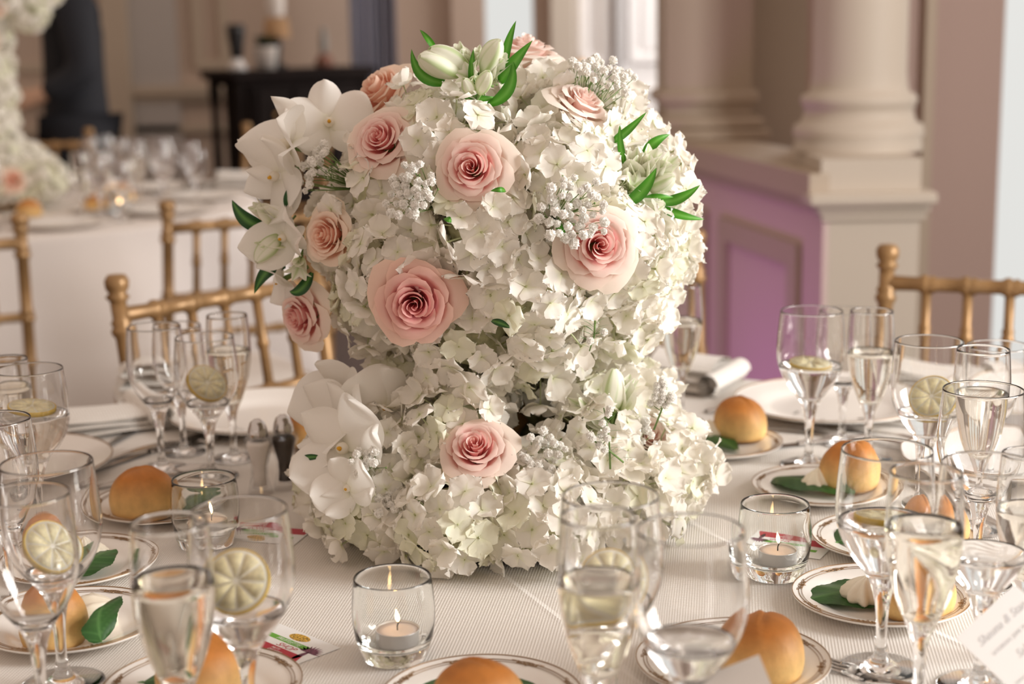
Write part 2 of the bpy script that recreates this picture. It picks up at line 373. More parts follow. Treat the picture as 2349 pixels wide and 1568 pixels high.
# sideboard
A = at_y(540, 172, 7.95); B = at_y(850, 140, 8.5); A.z = B.z = 0
d = (B-A); Ls = d.length; ang = math.atan2(d.y, d.x); ZS = 1.10
sb = empty('sideboard', A, 'dark espresso wood sideboard with lamp and ornaments on top', 'sideboard', rotz=ang)
MB().bbox(-.03, Ls+.03, -.02, .30, ZS-.045, ZS, .01).bbox(0, Ls, 0, .28, ZS-.075, ZS-.045, .008).build('top', M_['wood'], sb, smooth=False)
MB().box(.10, Ls-.02, .03, .28, .12, ZS-.075).build('body', M_['wood'], sb, smooth=False)
for xx in (.03, Ls-.03):
    for yy in (.03, .26):
        MB().lathe([(.02, 0), (.028, .05), (.022, .1), (.026, .5), (.02, .9), (.03, ZS-.12), (.03, ZS-.075), (0, ZS-.075)], 12, T=Matrix.Translation((xx, yy, 0))).build('leg', M_['wood'], sb)
for k in range(3):
    w = (Ls-.16)/3; x0 = .12+k*w
    dr = MB().bbox(x0+.01, x0+w-.01, .012, .03, .75, ZS-.1, .004).build('drawer', M_['wood'], sb, smooth=False)
    MB().lathe([(0, 0), (.012, .002), (.014, .014), (0, .02)], 10, T=Matrix.Translation((x0+w/2, .012, .87)) @ Matrix.Rotation(PI/2, 4, 'X')).build('knob', M_['gold'], dr)
    dr = MB().bbox(x0+.01, x0+w-.01, .012, .03, .16, .73, .004).build('door', M_['wood'], sb, smooth=False)
    MB().lathe([(0, 0), (.012, .002), (.014, .014), (0, .02)], 10, T=Matrix.Translation((x0+w-.05, .012, .5)) @ Matrix.Rotation(PI/2, 4, 'X')).build('knob', M_['gold'], dr)
def on_sb(t, off=.14): return A + d*t + Vector((-d.y, d.x, 0)).normalized()*off
def sbp(px, off=.14):
    # position along the sideboard top under image column px
    best = min(range(0, 101), key=lambda i: abs(CX + FPX*(lambda v: v.x/(-v.z))(RM.transposed() @ (on_sb(i/100, off)+Vector((0, 0, ZS))-CAM)) - px))
    p = on_sb(best/100, off); p.z = ZS; return p
p = sbp(545); v = empty('vase', p, 'black vase on a white foot at the left of the sideboard', 'vase'); v.scale = (.8, .8, .72)
MB().lathe([(0, 0), (.06, 0), (.055, .03), (.03, .07), (.028, .085), (0, .085)], 18).build('foot', M_['white'], v)
MB().lathe([(.028, .08), (.04, .1), (.045, .16), (.058, .25), (.062, .30), (.05, .32), (.046, .32), (.05, .28), (.03, .12), (0, .1)], 18).build('body', M_['black'], v)
p = sbp(610, .12); v = empty('potted_plant', p, 'dark leafy plant in a pale pot beneath the lampshade', 'plant')
MB().lathe([(0, 0), (.05, 0), (.062, .1), (.066, .11), (.06, .115), (.055, .1), (0, .09)], 16).build('pot', M_['cushion'], v)
lf = MB(); r2 = random.Random(3)
for i in range(60):
    a = r2.uniform(0, 2*PI); q = Vector((math.cos(a)*r2.uniform(.2, 1), math.sin(a)*r2.uniform(.2, 1), r2.uniform(.1, .8))); b0 = Vector((0, 0, .11)); e = b0+Vector((q.x*.09, q.y*.09, q.z*.09))
    s = q.cross(Vector((0, 0, 1))).normalized()*.018; lf.add([b0, (b0+e)/2+s, e, (b0+e)/2-s], [(0, 1, 2, 3)])
tag(lf.build('foliage', M_['plant'], v), kind='stuff')
p = sbp(640, .2); v = empty('table_lamp', p, 'table lamp with cream double shade on the sideboard', 'lamp'); v.scale = (.85, .85, .72)
MB().lathe([(0, 0), (.06, 0), (.055, .02), (.02, .035), (.022, .1), (.03, .16), (.02, .22), (.008, .24), (.006, .3), (0, .3)], 16).build('base', M_['black'], v)
MB().lathe([(.085, .22), (.07, .36), (.068, .36), (.083, .22)], 24).build('lamp_shade', M_['shade'], v)
MB().lathe([(.05, .37), (.06, .5), (.03, .56), (0, .57)], 16).build('shade_top', M_['cushion'], v)
p = sbp(745, .2); v = empty('figurine', p, 'small red-brown ornament with a grey top on the sideboard', 'ornament'); v.scale = (.7, .7, .7)
MB().lathe([(0, 0), (.07, 0), (.075, .03), (.05, .08), (.03, .1), (0, .1)], 14).build('base', M_['brownpot'], v)
MB().lathe([(.02, .09), (.03, .12), (.035, .2), (.02, .26), (.03, .28), (0, .3)], 14).build('body', mat('grey_stone', (.28, .27, .25), .7), v)
# ------------------------------------------------------------------ chairs
def post(mb, p0, p1, r, knots, lean=None):
    p0 = Vector(p0); p1 = Vector(p1); d_ = p1-p0; L_ = d_.length; q = d_.to_track_quat('Z', 'Y')
    prof = [(0, 0), (r*.8, 0), (r, .01)]
    for k in knots:
        z = k*L_
        prof += [(r*.92, z-.014), (r*1.28, z-.006), (r*1.28, z+.0), (r*.98, z+.004), (r*1.22, z+.010), (r*.92, z+.016)]
    prof += [(r*.95, L_-.0), (0, L_)]
    mb.lathe(prof, 14, T=Matrix.Translation(p0) @ q.to_matrix().to_4x4())
def build_chair(loc, rotz, label):
    """origin on floor at seat centre; the back is on local +y, sitter faces -y"""
    c = empty('chiavari_chair', loc, label, 'chair', 'gold bamboo-style banquet chairs', rotz)
    W2 = .195; SY = .19; G = M_['gilded']
    top = lambda z: (SY + max(0, z-.44)*.16)
    for s in (-1, 1):
        m = MB(); pts = [(s*W2, SY+.03, 0), (s*W2, SY, .44)]; post(m, pts[0], pts[1], .0135, (.25, .55, .85))
        post(m, (s*W2, SY, .44), (s*W2, top(.9), .90), .0135, (.12, .36, .6, .9))
        m.lathe([(.013, 0), (.019, .006), (.013, .012), (.018, .02), (.019, .032), (.014, .04), (0, .042)], 14, T=Matrix.Translation((s*W2, top(.9), .897)))
        m.build('back_post', G, c)
        m = MB(); post(m, (s*(W2+.01), -SY, 0), (s*(W2+.01), -SY, .43), .014, (.25, .55, .85)); m.build('leg', G, c)
    for z, r in ((.875, .0125), (.715, .0105), (.62, .0095)):
        m = MB(); post(m, (-W2, top(z), z), (W2, top(z), z), r, (.166, .333, .5, .666, .833)); m.build('rail', G, c)
    for k in range(1, 6):
        x = -W2+2*W2*k/6; m = MB(); post(m, (x, top(.715), .715), (x, top(.875), .875), .0085, (.5,)); m.build('spindle', G, c)
    for z in (.18, .30):
        m = MB()
        for s in (-1, 1): post(m, (s*W2, -SY, z), (s*W2, SY+.02, z), .008, (.5,))
        post(m, (-W2, -SY, z+.03), (W2, -SY, z+.03), .008, (.33, .66)); m.build('stretcher', G, c)
    MB().bbox(-.21, .21, -.205, .2, .425, .45, .01).build('seat', G, c, smooth=False)
    def cf(u, v):
        x, y = lerp(-1, 1, u), lerp(-1, 1, v); e = (1-x**6)*(1-y**6)
        return (x*.2, y*.19, .452+.045*e**.5 if e > 0 else .452)
    m = MB().grid(cf, 16, 16); m.box(-.2, .2, -.19, .19, .4505, .4525); m.build('cushion', M_['cushion'], c)
    return c
def face(px, y, px2=None): pass
def chair_from_post(pl, y, dirx, diry, label):
    """left (as seen from the back face we look at) back-post top at point pl; the back runs along (dirx,diry)"""
    dv = Vector((dirx, diry, 0)).normalized(); mid = Vector((pl.x, pl.y, 0)) + dv*.195
    # local +x along +-dv, local +y points away from the table
    rz = math.atan2(dv.y, dv.x)
    back = Vector((-dv.y, dv.x, 0)); # local +y when local x = dv
    org = mid - back*(.19+.46*.16); return build_chair((org.x, org.y, 0), rz, label)
c1 = at_y(268, 655, 2.37); ch1 = chair_from_post(c1, 0, .68, .73, 'gold chair across the table on the left, behind the clustered wine glasses')
c4 = at_y(2036, 585, 2.55); chair_from_post(c4, 0, .93, -.36, 'gold chair on the right, in front of the bright window')
c5 = at_y(1592, 565, 2.78); chair_from_post(c5-Vector((.385, .04, 0)), 0, .99, .1, 'gold chair hidden behind the bouquet, one post showing at its right')
def chair_rz(pl, rz, side, label):
    # place so that the given back post (side -1/+1) stands at pl
    R = Matrix.Rotation(rz, 3, 'Z'); off = R @ Vector((side*.195, .19+.46*.16, 0)); return build_chair((pl.x-off.x, pl.y-off.y, 0), rz, label)
chair_rz(at_y(383, 478, 3.43), math.radians(209), 1, 'gold chair of the far table, in the gap above the nearer left gold chair')
chair_rz(at_y(46, 508, 3.23), math.radians(199), -1, 'gold chair with white cushion cut by the left edge')
chair_rz(at_y(205, 322, 6.15), math.radians(4), 1, 'blurred gold chair behind the far table, beside the dark suit')
chair_rz(at_y(566, 310, 6.3), math.radians(-28), -1, 'blurred gold chair behind the far table, in front of the sideboard')

# ------------------------------------------------------------------ tables and cloths
def cloth_mesh(R, ztop, zbot, nf, amp, seed, seg=240):
    r3 = random.Random(seed); ph = [r3.uniform(0, 6.28) for _ in range(5)]
    m = MB(); v = []; rings = []
    prof = [(R*.25, 0, 0), (R*.5, 0, 0), (R*.75, 0, 0), (R*.95, 0, 0), (R-.006, 0, -.0004), (R, 0, -.003), (R+.004, 0, -.010), (R+.005, 0, -.022)]
    n = 9
    for i in range(1, n+1):
        t = i/n; prof.append((R+.005+.02*t, t, -(.022+(ztop-zbot-.022)*t)))
    v.append((0, 0, ztop))
    for (r, t, dz) in prof:
        for s in range(seg):
            a = 2*PI*s/seg; w = 0
            if t > 0:
                w = amp*t**.8*(math.sin(nf*a+ph[0]+1.2*math.sin(3*a+ph[1]))*.7+.45*math.sin(nf*.5*a*2/2+ph[2]+2*math.sin(2*a)))
                w += amp*.9*t
            v.append(((r+w)*math.cos(a), (r+w)*math.sin(a), ztop+dz))
    f = [(0, 1+i, 1+(i+1) % seg) for i in range(seg)]
    for k in range(len(prof)-1):
        for i in range(seg):
            j = (i+1) % seg; f.append((1+k*seg+i, 1+(k+1)*seg+i, 1+(k+1)*seg+j, 1+k*seg+j))
    return m.add(v, f)
def table(loc, label):
    t = empty('round_table', loc, label, 'table', 'round banquet tables')
    MB().lathe([(0, T0-.03), (TR_-.01, T0-.03), (TR_-.002, T0-.02), (TR_-.002, T0-.006), (TR_-.01, T0-.002), (0, T0-.002)], 64).build('tabletop', M_['wood'], t)
    for k in range(4):
        a = PI/4+k*PI/2; MB().tube([(math.cos(a)*.5, math.sin(a)*.5, 0), (math.cos(a)*.45, math.sin(a)*.45, T0-.03)], .014, 8).build('leg', M_['steel'], t)
cr = []
for (x0, y0, x1, y1, amp, wd) in ((1195, 1352, 1330, 1455, 2.2, .005), (2075, 1420, 2240, 1492, 3, .006), (900, 1040, 1195, 1352, .5, .006)):
    a_, b_ = at_z(x0, y0, T0), at_z(x1, y1, T0); cr.append((a_.x-TC.x, a_.y-TC.y, b_.x-TC.x, b_.y-TC.y, amp, wd))
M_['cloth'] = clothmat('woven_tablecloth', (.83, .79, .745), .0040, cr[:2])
M_['cloth2'] = mat('far_tablecloth', (.78, .73, .69), .8)
table((TC.x, TC.y, 0), 'round banquet table under the bouquet and white cloth')
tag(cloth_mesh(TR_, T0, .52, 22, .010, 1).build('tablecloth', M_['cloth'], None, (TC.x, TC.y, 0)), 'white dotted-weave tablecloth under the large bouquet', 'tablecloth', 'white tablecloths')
T2 = Vector((-1.60, 4.95, 0)); print('T2', T2)
table((T2.x, T2.y, 0), 'far round banquet table at the left of the room')
tag(cloth_mesh(TR_+.03, T0, .15, 11, .125, 5).build('tablecloth', M_['cloth2'], None, (T2.x, T2.y, 0)), 'plain white tablecloth hanging in folds on the far left table', 'tablecloth', 'white tablecloths')
# ------------------------------------------------------------------ flowers
FL = {}
def petal_grid(L_, Wd, cup, curl, wav, seed, serr=.0, nu=5, nv=6, c0=(.8, .8, .6), c1=(.9, .88, .8), tipround=1.0):
    """petal from origin along +x; returns (verts, faces, cols)"""
    r4 = random.Random(seed); p1, p2 = r4.uniform(0, 6), r4.uniform(0, 6); v = []; c = []
    for i in range(nu+1):
        u = math.sin(i/nu*PI/2)**.9; w = Wd*max(.0, 1-abs(2*u**1.25-1)**1.95)**.5
        if i == 0: w = Wd*.16
        if i == nu: w = Wd*.27
        for j in range(nv+1):
            s = j/nv*2-1
            x = L_*u - L_*.22*s*s*u**3
            y = w*s
            if i == nu: x += serr*L_*((j % 2)-.5)
            if j in (0, nv): y += serr*Wd*((i % 2)-.5)*s
            z = cup*L_*u*u + curl*L_*s*s*u + wav*L_*math.sin(3*s*2+p1+4*u)*u*.5 + wav*L_*math.sin(5*u+p2)*.3*u
            v.append((x, y, z)); c.append(lc(c0, c1, u*3.2))
    f = [(i*(nv+1)+j, (i+1)*(nv+1)+j, (i+1)*(nv+1)+j+1, i*(nv+1)+j+1) for i in range(nu) for j in range(nv)]
    return v, f, c
HW = (.95, .92, .86); HG = (.80, .81, .60)
def floret_mb(seed, greenish=0):
    r5 = random.Random(seed); m = MB(); L0 = .0218; opn = r5.choice((.0, .06, .12, .22, .4))
    tipc = lc(HW, (.86, .87, .66), greenish)
    for k in range(4):
        v, f, c = petal_grid(L0*r5.uniform(.88, 1.1), L0*r5.uniform(.55, .64), opn*r5.uniform(.4, 1.1), r5.uniform(-.12, .3), .13, seed*10+k, .07, 6, 6, HG, tipc)
        T = Matrix.Rotation(k*PI/2+r5.uniform(-.2, .2), 4, 'Z') @ Matrix.Rotation(-r5.uniform(-.30, .30)-opn*.3, 4, 'Y') @ Matrix.Rotation(r5.uniform(-.3, .3), 4, 'X') @ Matrix.Translation((0, 0, .0006*k))
        m.add(v, f, 0, c, T)
    m.lathe([(0, -.001), (.0016, 0), (.0012, .0016), (0, .0022)], 6, col=(.55, .58, .3))
    m.tube([(0, 0, 0), (.001, 0, -.012), (0, .001, -.026)], [.0009, .0008, .0008], 4, col=(.6, .64, .4))
    return m
FLO = [floret_mb(100+i, 0 if i % 4 else .6) for i in range(10)]
FLOM = [f.mesh('floret', M_['hyd']) for f in FLO]
def view_dir(p): return (CAM-Vector(p)).normalized()
def rose_petals(seed, N, deep, mid, pale, openness=1.0):
    """list of MB, unit radius rose, axis +z"""
    r6 = random.Random(seed); out = []
    for j in range(N):
        t = j/(N-1); rt = .05+.90*t**1.05; rb = .02+.22*t; zt = lerp(.86, .50-.22*openness, t**1.6); hw = lerp(1.7, 1.05, t**.6)
        lip = lerp(.02, .34, t**1.6)*openness; bulge = lerp(.02, .17, t); az = j*2.399+r6.uniform(-.2, .2); ph = r6.uniform(0, 6); tl = r6.uniform(-.06, .06)
        def fn(u, v, rt=rt, rb=rb, zt=zt, hw=hw, lip=lip, bulge=bulge, az=az, ph=ph, t=t, tl=tl):
            s = u*2-1; vv = v*(1-.24*abs(s)**3.2)
            a = az+s*hw*(.45+.55*vv)
            r = rb+(rt-rb)*vv**.8+bulge*math.sin(PI*vv*.9)+.05*s*(1-t*.5)
            z = -.25*(1-vv)+zt*math.sin(vv*PI/2)**.85
            k = max(0, vv-.72)/.28
            r += lip*k*k*(1+.25*math.sin(s*4+ph)); z -= lip*.75*k*k*(1+.3*math.sin(s*5+ph))+tl*vv
            z += .02*math.sin(s*7+ph)*k*(1+2*t)
            if t > .5: r -= .09*k*(abs(s) > .0)*(1-abs(abs(s)-.0))*math.exp(-(s*5)**2)*-1
            return (r*math.cos(a), r*math.sin(a), z)
        def cf(u, v, t=t):
            s = abs(u*2-1); base = lc(deep, mid, v*1.1); q = lc(base, pale, max(0, (v-.5)*1.5)*(.55+.5*t)+.2*s*t)
            return lc(q, lc(pale, (.93, .86, .72), .4), .62*t*t*t)
        nu, nv = (8, 7)
        out.append(MB().grid(fn, nu, nv, cfn=cf))
    return out
TONES = {
    'deep': ((.58, .08, .14), (.82, .34, .36), (.95, .68, .57)), 'pink': ((.80, .24, .27), (.93, .56, .52), (.95, .85, .76)),
    'peach': ((.88, .46, .34), (.94, .68, .55), (.95, .83, .71)), 'blush': ((.92, .60, .54), (.95, .78, .72), (.95, .88, .82)),
}
ROSEM = {}
for i, (k, tn) in enumerate(TONES.items()):
    ROSEM[k] = [m.mesh('petal', M_['rose']) for m in rose_petals(20+i, 24, *tn, openness=1.0 if k != 'peach' else .75)]
def rose(parent, loc, n, R, tone, spin=0):
    q = zq(n, spin); o = MB().lathe([(0, -.9), (.05, -.9), (.05, -.38), (.16, -.34), (.2, -.26), (.14, -.1), (.05, .1), (0, .3)], 10, col=None).build('rose', M_['green'], parent, loc, rot=q)
    o.scale = (R,)*3
    for me in ROSEM[tone]: inst('petal', me, o)
    return o
def leaf_mb(p0, p1, p2, w, seed=0, cA=(.055, .20, .022), cB=(.11, .34, .035), nu=12, nv=4, fold=.25, twist=0., n=None):
    """curved blade p0 (base) -> p2 (tip) via control p1"""
    p0, p1, p2 = Vector(p0), Vector(p1), Vector(p2)
    n = Vector(n) if n is not None else view_dir(p1)
    m = MB(); v = []; c = []
    for i in range(nu+1):
        t = i/nu; p = p0*(1-t)**2+p1*2*t*(1-t)+p2*t*t; tg = ((p1-p0)*(1-t)+(p2-p1)*t).normalized()
        s = tg.cross(n).normalized(); up = s.cross(tg).normalized()
        a = twist*t; s2 = s*math.cos(a)+up*math.sin(a); u2 = up*math.cos(a)-s*math.sin(a)
        ww = w*(math.sin(PI*min(1, (t*.94+.05)**.85)))**.85 if i < nu else 0
        for j in range(nv+1):
            k = j/nv*2-1; v.append(p+s2*ww*k+u2*abs(k)*ww*fold); c.append(lc(cB, cA, abs(k)*.8) if abs(k) > .1 else lc(cB, (.2, .45, .1), .5))
    f = [(i*(nv+1)+j, (i+1)*(nv+1)+j, (i+1)*(nv+1)+j+1, i*(nv+1)+j+1) for i in range(nu) for j in range(nv)]
    return m.add(v, f, 0, c)
# ---- the centrepiece frame
cen = at_z(1150, 1190, T0); ctr = Vector((cen.x, cen.y, 0)); print('centre', ctr, 'table', TC)
CP = empty('floral_centerpiece', (ctr.x, ctr.y, T0), 'tall centrepiece of white hydrangeas and pink roses in the middle of the near table', 'flower arrangement', 'wedding flower centrepieces')
O = Vector((ctr.x, ctr.y, T0))
def loc(p): return Vector(p)-O
YC = ctr.y
Cb = at_y(1156, 528, YC)
BR = Vector((.146, .14, .122))       # hydrangea head centres lie on this ellipsoid
HR = .064
def ball(px, py, k=1.0):
    """point on the ball (scaled radii) seen at this direction, with its outward normal"""
    R3 = (BR+Vector((HR, HR, HR)))*k; d_ = ray(px, py); o_ = CAM-Cb
    sc = lambda q: Vector((q.x/R3.x, q.y/R3.y, q.z/R3.z)); a_ = sc(d_); b_ = sc(o_)
    A_, B_, C_ = a_.dot(a_), 2*a_.dot(b_), b_.dot(b_)-1; D_ = B_*B_-4*A_*C_
    t = (-B_-math.sqrt(D_))/(2*A_) if D_ > 0 else -B_/(2*A_)
    p = CAM+d_*t; q = sc(p-Cb); n = Vector((q.x/R3.x, q.y/R3.y, q.z/R3.z)).normalized(); return p, n
roses = []   # (centre, radius) keep-out
ROSE = [ # px, py, radius px, tone, facing tweak (dx,dz in view), depth push
    (1081, 385, 84, 'pink', (-.10, .05), 0), (872, 318, 78, 'pink', (-.25, .25), 0), (952, 697, 92, 'deep', (.05, -.05), -.01),
    (1374, 562, 88, 'pink', (.08, .05), -.005), (748, 540, 70, 'peach', (-.45, .05), .01), (686, 728, 74, 'pink', (-.55, -.1), .02),
    (868, 208, 84, 'peach', (-.8, .6), .02), (1208, 112, 80, 'blush', (.1, 1.0), .04), (1338, 232, 74, 'blush', (.5, .7), .02), (1556, 440, 44, 'blush', (1, 0), .06)]
for (px, py, rp, tone, tw, push) in ROSE:
    p, n = ball(px, py, .98); R = rp/FPX*(p-CAM).length
    vd = view_dir(p); nn = (n*.35+vd*.75+Vector((tw[0], 0, tw[1]))).normalized()
    if tone == 'blush' and py < 300: nn = (n*.8+Vector((tw[0], -.25, tw[1]))).normalized()
    cpos = p-vd*push-nn*R*.42
    rose(CP, loc(cpos), nn, R*.98, tone, rnd.uniform(0, 6)); roses.append((cpos+nn*R*.25, R))
for (px, py, rp, tone, y, nn) in ((1090, 1030, 80, 'pink', YC-.165, (-.05, -.75, .75)), (1488, 1005, 66, 'blush', YC-.06, (.25, -.8, .6))):
    p = at_y(px, py, y); R = rp/FPX*(p-CAM).length; rose(CP, loc(p-Vector(nn).normalized()*R*.3), nn, R, tone, 2); roses.append((p, R*.85))
# baby's breath keep-outs: centre px,py, radius px, number of blossoms
GYP = [(745, 395, 62, 26), (955, 445, 72, 30), (1305, 490, 85, 42), (1365, 190, 85, 40), (1245, 1060, 62, 34), (905, 1165, 42, 14), (1450, 1015, 45, 18), (835, 1065, 34, 10)]
gypc = []
for g in GYP:
    if g[1] < 800: p, n = ball(g[0], g[1], .99)
    else: p = at_y(g[0], g[1], YC-(.15 if g[0] < 1400 else .1)); n = Vector((0, -.8, .6)).normalized()
    gypc.append((p, n, g[2]/FPX*(p-CAM).length, g[3]))
# hydrangea heads
heads = []
N = 30
for i in range(N):
    z = 1-2*(i+.5)/N; a = i*2.399963+.9; r = math.sqrt(1-z*z); d_ = Vector((r*math.cos(a), r*math.sin(a), z))
    heads.append((Cb+Vector((d_.x*BR.x, d_.y*BR.y, d_.z*BR.z)), HR*rnd.uniform(.92, 1.08), d_, rnd.random()*.5))
for k in range(11):
    a = -PI/2+.28+k*2*PI/11; heads.append((O+Vector(((.166)*math.cos(a), .166*math.sin(a), .050)), .060, Vector((math.cos(a), math.sin(a), .5)).normalized(), .35))
for (px, py, dy, g) in ((1045, 985, -.10, .2), (900, 1050, -.09, .1), (1370, 1040, -.10, .1), (1520, 1075, -.05, .3), (1330, 905, -.01, .2), (1440, 950, .0, .4), (1075, 915, -.03, 1.), (965, 905, -.02, .5), (1230, 1120, -.125, .1)):
    p = at_y(px, py, YC+dy); heads.append((p, .056, (p-O).normalized(), g))
for a in (.5, 1.2, 1.9, 2.6): heads.append((O+Vector((.09*math.cos(a), .09*math.sin(a), .10)), .06, Vector((math.cos(a), math.sin(a), .6)).normalized(), .3))
rest = MB(); cand = []
for hi, (hc, hr, hd, gr) in enumerate(heads):
    NF = 66 if hi < N else 60
    for i in range(NF):
        z = 1-2*(i+.5)/NF; a = i*2.399963+hi; r = math.sqrt(1-z*z); d_ = Vector((r*math.cos(a), r*math.sin(a), z))
        if d_.dot(hd) < -.25: continue
        p = hc+d_*hr*rnd.uniform(.80, 1.07)
        if p.z < T0+.018: continue
        if any((p-rc_).length < rr*.88 for rc_, rr in roses): continue
        if any((p-(rc_+view_dir(rc_)*rr*.7)).length < rr*.85 for rc_, rr in roses): continue
        if any((p-(gc+gn*.012)).length < gR*.55 and rnd.random() < .75 for gc, gn, gR, _ in gypc): continue
        if hi >= N:
            # keep the gap round the gold stem open
            q = RM.transposed() @ (p-CAM); sx = CX+FPX*q.x/-q.z; sy = CY-FPX*q.y/-q.z
            if 1150 < sx < 1228 and 850 < sy < 1030: continue
        else:
            q = RM.transposed() @ (p-CAM); sx = CX+FPX*q.x/-q.z; sy = CY-FPX*q.y/-q.z
            if 1120 < sx < 1195 and 722 < sy < 775 and rnd.random() < .8: continue
            if sx < 800 and sy < 560 and p.y < YC+.03 and rnd.random() < .85: continue
        nn = (d_+Vector((rnd.gauss(0, .24), rnd.gauss(0, .24), rnd.gauss(0, .24)))).normalized()
        vis = d_.dot(view_dir(p))*1.0 + hd.dot(view_dir(hc))*.9 + rnd.uniform(-.2, .2)
        gi = rnd.choice((0, 4, 8)) if rnd.random() < gr*.55 else rnd.choice((1, 2, 3, 5, 6, 7, 9))
        cand.append((vis, hi, p, nn, gi, rnd.uniform(.78, 1.14), rnd.uniform(0, 6.28)))
cand.sort(key=lambda c: -c[0])
print('florets', len(cand))
HOBJ = {}
for hi, (hc, hr, hd, gr) in enumerate(heads):
    m = MB().lathe([(0, -hr*.62), (hr*.4, -hr*.48), (hr*.6, 0), (hr*.42, hr*.45), (0, hr*.6)], 12)
    m.tube([(0, 0, 0), tuple(-hd*hr*1.2)], .003, 5)
    HOBJ[hi] = m.build('hydrangea', M_['lime'], CP, loc(hc))
for k, (vis, hi, p, nn, gi, sc, sp) in enumerate(cand):
    q = zq(nn, sp)
    if k < 300: inst('floret', FLOM[gi], HOBJ[hi], p-heads[hi][0], q, sc)
    else: rest.add(FLO[gi].v, FLO[gi].f, 0, FLO[gi].c, TR(loc(p), q, sc))
tag(rest.build('florets', M_['hyd'], CP), kind='stuff')
# vase, tray
MB().lathe([(0, .004), (.055, .004), (.058, .010), (.030, .022), (.018, .04), (.015, .07), (.022, .10), (.030, .112), (.022, .125), (.014, .15), (.016, .19), (.028, .215), (.05, .235), (.085, .25), (.088, .262), (0, .262)], 28,
     fn=lambda a, r, z: (r*(1+.07*math.cos(8*a)), z)).build('vase', M_['gold'], CP)
MB().lathe([(0, 0), (.15, 0), (.165, .006), (.17, .028), (.162, .03), (.155, .012), (0, .01)], 40).build('tray', M_['dark'], CP)
MB().lathe([(0, -.075), (.06, -.06), (.09, 0), (.06, .06), (0, .075)], 16).build('foam_ball', M_['dark'], CP, loc(Cb))
for (px, py, r_) in ((1203, 905, .008), (1196, 925, .006), (1212, 918, .006), (1204, 893, .005)):
    MB().lathe([(0, -r_), (r_*.7, -r_*.6), (r_, 0), (r_*.7, r_*.6), (0, r_)], 8).build('crystal_bead', M_['glass'], CP, loc(at_y(px, py, YC-.03)), smooth=False)
# baby's breath
gb = MB(); r7 = random.Random(5)
for k in range(13):
    z = 1-1.5*(k+.5)/13; a = k*2.4; r = math.sqrt(max(0, 1-z*z)); d_ = Vector((r*math.cos(a), r*math.sin(a), z))
    q = zq(d_, a); s = .0022
    gb.add([(-s, -s, .0022), (s, -s, .0034), (s*1.2, s, .0026), (-s, s*1.2, .0036), (0, 0, .0018)], [(0, 1, 4), (1, 2, 4), (2, 3, 4), (3, 0, 4)], 0, None, q.to_matrix().to_4x4())
gb.lathe([(0, -.001), (.0024, 0), (.0026, .0012), (.0016, .0027), (0, .0031)], 8)
gb.lathe([(0, -.0035), (.0016, -.002), (.0018, .001), (0, .002)], 6, 1)
GB = gb.mesh('blossom', [M_['gyp'], M_['lime']])
for gi, (gc, gn, gR, cnt) in enumerate(gypc):
    m = MB(); base = gc-gn*.045; spray = []
    for k in range(cnt):
        a = k*2.4; r = gR*math.sqrt((k+.5)/cnt)*rnd.uniform(.85, 1.1); u = gn.orthogonal().normalized(); w = gn.cross(u)
        tip = gc+u*math.cos(a)*r+w*math.sin(a)*r*.95+gn*rnd.uniform(.004, .022)
        midp = base.lerp(tip, .55)+Vector((rnd.uniform(-1, 1), rnd.uniform(-1, 1), rnd.uniform(-1, 1)))*.005
        m.tube([loc(base), loc(midp), loc(tip)], [.0007, .0005, .0004], 3)
        if k % 3 == 0:   # side twig with a bud
            e = midp.lerp(tip, .5)+Vector((rnd.uniform(-1, 1), rnd.uniform(-1, 1), rnd.uniform(-1, 1)))*.012
            m.tube([loc(midp), loc(e)], .0004, 3); m.lathe([(0, -.0015), (.0013, 0), (0, .0015)], 5, T=Matrix.Translation(loc(e)))
        spray.append((tip, rnd.uniform(.8, 1.35)))
    so = m.build('gypsophila_spray', M_['green'], CP)
    for tip, sc in spray: inst('blossom', GB, so, loc(tip), zq((gn+Vector((rnd.uniform(-.5, .5), rnd.uniform(-.5, .5), rnd.uniform(-.5, .5)))).normalized(), rnd.uniform(0, 6)), sc)
